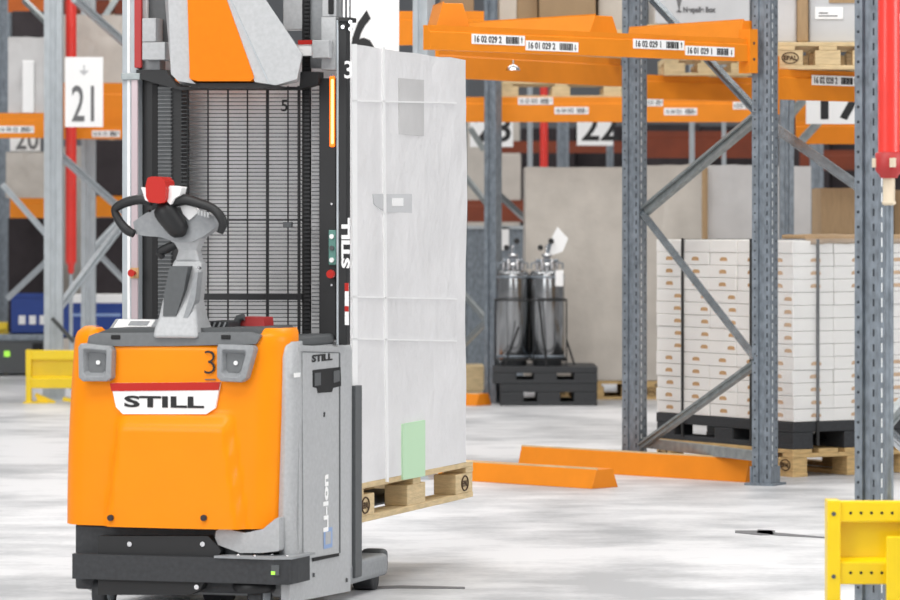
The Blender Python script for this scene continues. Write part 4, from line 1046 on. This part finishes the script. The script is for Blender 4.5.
fb_('blurred orange beam at the left edge with a pale label strip', -15, 138, 32, 45, 138, 32, 25, 'beam', [('16 00 02', -2, 34, 126, 1)])
fb_('blurred orange beam right of the sign 21', 62, 126, 33.5, 130, 126, 33.5, 43, 'beam')
fb_('lower orange beam with pale label strip under the sign 21', 62, 139, 33.3, 130, 139, 33.3, 13, 'beam', [('16 01 01', 92, 120, 130.5, 1)])
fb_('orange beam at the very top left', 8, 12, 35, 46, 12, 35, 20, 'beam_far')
fb_('orange beam behind the posts at the left, mid height', 10, 218, 35.5, 46, 218, 35.5, 20, 'beam')
fb_('orange beam left of the mast, mid height', 90, 217, 35.5, 130, 217, 35.5, 21, 'beam')
fb_('faint orange beam darkened for shade at the top between the left posts', 60, 14, 37, 130, 14, 37, 14, 'beam_shaded')
def far(x0, x1, y0, y1, Y, name, label, cat, m, d=.8, **k): return slab(x0, x1, y0, y1, Y, d, name, label, cat, m, **k)
far(12, 44, 11, 37, 32.03, 'dark_goods_and_shade', 'dark load under the top left beam', 'goods', 'goods_shade_dark')
far(8, 44, 37, 113, 32.03, 'wrapped_goods', 'pale wrapped load above the left edge beam', 'wrapped goods', 'film_lilac', rough=.02)
far(22, 34, 60, 113, 32.0, 'white_board', 'narrow white board standing on the left edge beam', 'board', 'white', d=.02)
far(6, 46, 152, 198, 35.52, 'wrapped_goods', 'grey draped load above the mid height left beam', 'wrapped goods', 'film_grey', rough=.04)
far(8, 46, 219, 374, 36.6, 'dark_goods_and_shade', 'dark block standing for shade between the two left posts', 'goods', 'goods_shade_dark')  # dark block filling the shade under the mid height left beam
far(92, 128, 219, 374, 36.6, 'dark_goods_and_shade', 'dark block standing for shade left of the mast', 'goods', 'goods_shade_dark')  # dark block filling the shade under the beam beside the mast
far(92, 126, 140, 196, 35.52, 'dark_goods_and_shade', 'grey brown load above the mid height beam left of the mast', 'goods', 'goods_shade_dark')
far(62, 130, 15, 83, 33.52, 'wrapped_goods', 'mottled grey load behind the red pipe', 'wrapped goods', 'film_grey', rough=.03)
far(56, 92, 146, 366, 38, 'wrapped_goods', 'grey load behind the red pipe lower level', 'wrapped goods', 'film_grey', rough=.03)
zT = at(0, 336, 30.4).z
def crate(x0, x1, y0, y1, Y, label, n=0, white_top=False):
    a = at(x0, y1, Y); b = at(x1, y0, Y); W = b.x-a.x; Z = b.z-a.z
    t = thing('blue_crate', ((a.x+b.x)/2, Y, a.z), label, 'crate')
    m = MB()
    for q in ((-W/2, W/2, 0, .02), (-W/2, W/2, .46, .48)): m.box(q[0], q[1], q[2], q[3], 0, Z)
    m.box(-W/2, -W/2+.02, .02, .46, 0, Z).box(W/2-.02, W/2, .02, .46, 0, Z).box(-W/2, W/2, 0, .48, 0, .02)
    m.build('crate_body', 'blue', t, bevel=.004)
    MB().box(-W/2-.01, W/2+.01, -.012, 0, Z-.03, Z).build('crate_rim', 'blue', t)
    for i in range(n): MB().box(-W*.28+i*W*.30, -W*.28+i*W*.30+.06, -.006, 0, Z*.25, Z*.25+.08).build('paper_label', 'white', t)
    if white_top: MB().box(-W/2, W/2, -.02, .5, Z, Z+.07).build('white_lid', 'white', t, bevel=.005); MB().box(-W*.3, W*.45, -.004, 0, Z*.62, Z*.70).build('printed_line', 'liblue', t)
    return a.z
zc = crate(11, 46, 294, 334.5, 35.9, 'blue crate with three white paper labels at the left', 3)
zc2 = crate(60, 124, 303, 338, 34.6, 'long blue crate with white lid behind the truck', 0, True)
o, W, Z = slab(-12, 45, 334.5, 341, 35.8, .7, 'grey_worktable', 'grey low bench under the blue crate at the left', 'bench', 'galv')
a = at(-12, 341, 30.4)
lg_ = MB().box(-W/2+.02, W/2-.02, .02, .6, -o.location.z+.02, 0).build('bench_cabinet', 'dgrey', o)
MB().box(W*.28, W/2-.02, .01, .02, -.2, -.02).build('dark_opening', 'dark', o)
MB().box(-W*.22, -W*.12, .008, .02, -.14, -.09).build('green_light', 'led', o)  # small green light on the bench, built as a glowing plate
far(58, 126, 338, HY+H*F/34.6, 34.6, 'grey_base_unit', 'grey base under the long blue crate', 'base unit', 'film_grey', d=.5)
m = MB(); c = at(59, 356, 31.0)
m.lathe([(.01, 0), (.08, .02), (.10, .08), (.07, .16), (.05, .24), (.02, .27)], (c.x, 30.85, 0), 14)
# floor marks
q = fl(735, 532)
m = MB(); 
for (pts) in ([(735, 531), (772, 531), (774, 535), (762, 535.5), (735, 533)], [(758, 530), (775, 531), (775, 533), (826, 537.5), (828, 538.5), (775, 535.5), (757, 533.5)]):
    g = [fl(*p) for p in pts]; 
    m.prism([(p.x, p.y) for p in g], .0, .003, 0, None, 'z')
m.build('floor_plate', 'grey_ink', None, q, label='thin dark metal plate and seam on the floor before the yellow guard', cat='floor plate')
m = MB()
for pts in ([(352, 588), (400, 586), (465, 587.5), (465, 589), (400, 588.5), (352, 590)],):
    g = [fl(*p) for p in pts]; m.prism([(p.x, p.y) for p in g], .0, .003, 0, None, 'z')
m.build('floor_seam', 'grey_ink', None, fl(352, 588), label='dark seam strip on the floor right of the truck', cat='seam')

for (x0, x1, y0, Y, m_, lb) in ((448, 520, 120, 44, 'film_grey', 'grey load far behind the half hidden aisle sign'), (522, 575, 128, 46, 'goods_shade_dark', 'dark block standing for shade far behind the red thin pipe'), (576, 640, 126, 46.5, 'goods_shade_dark', 'dark block standing for shade far behind the aisle sign in the middle'), (641, 700, 124, 45, 'goods_shade_dark', 'dark block standing for shade far above the loose film block'), (701, 765, 126, 45.5, 'goods_shade_dark', 'dark block standing for shade far above the pale block left of the front post'), (770, 830, 118, 44, 'goods_shade_dark', 'dark block standing for shade far behind the aisle sign at the right'), (831, 905, 120, 44.5, 'goods_shade_dark', 'dark block standing for shade far above the brown wrapped cartons')):
    far(x0, x1, y0, HY+H*F/Y, Y, 'dark_goods_and_shade', lb, 'goods', m_)  # dark blocks added to carry the shade of the far bays, beside one grey load
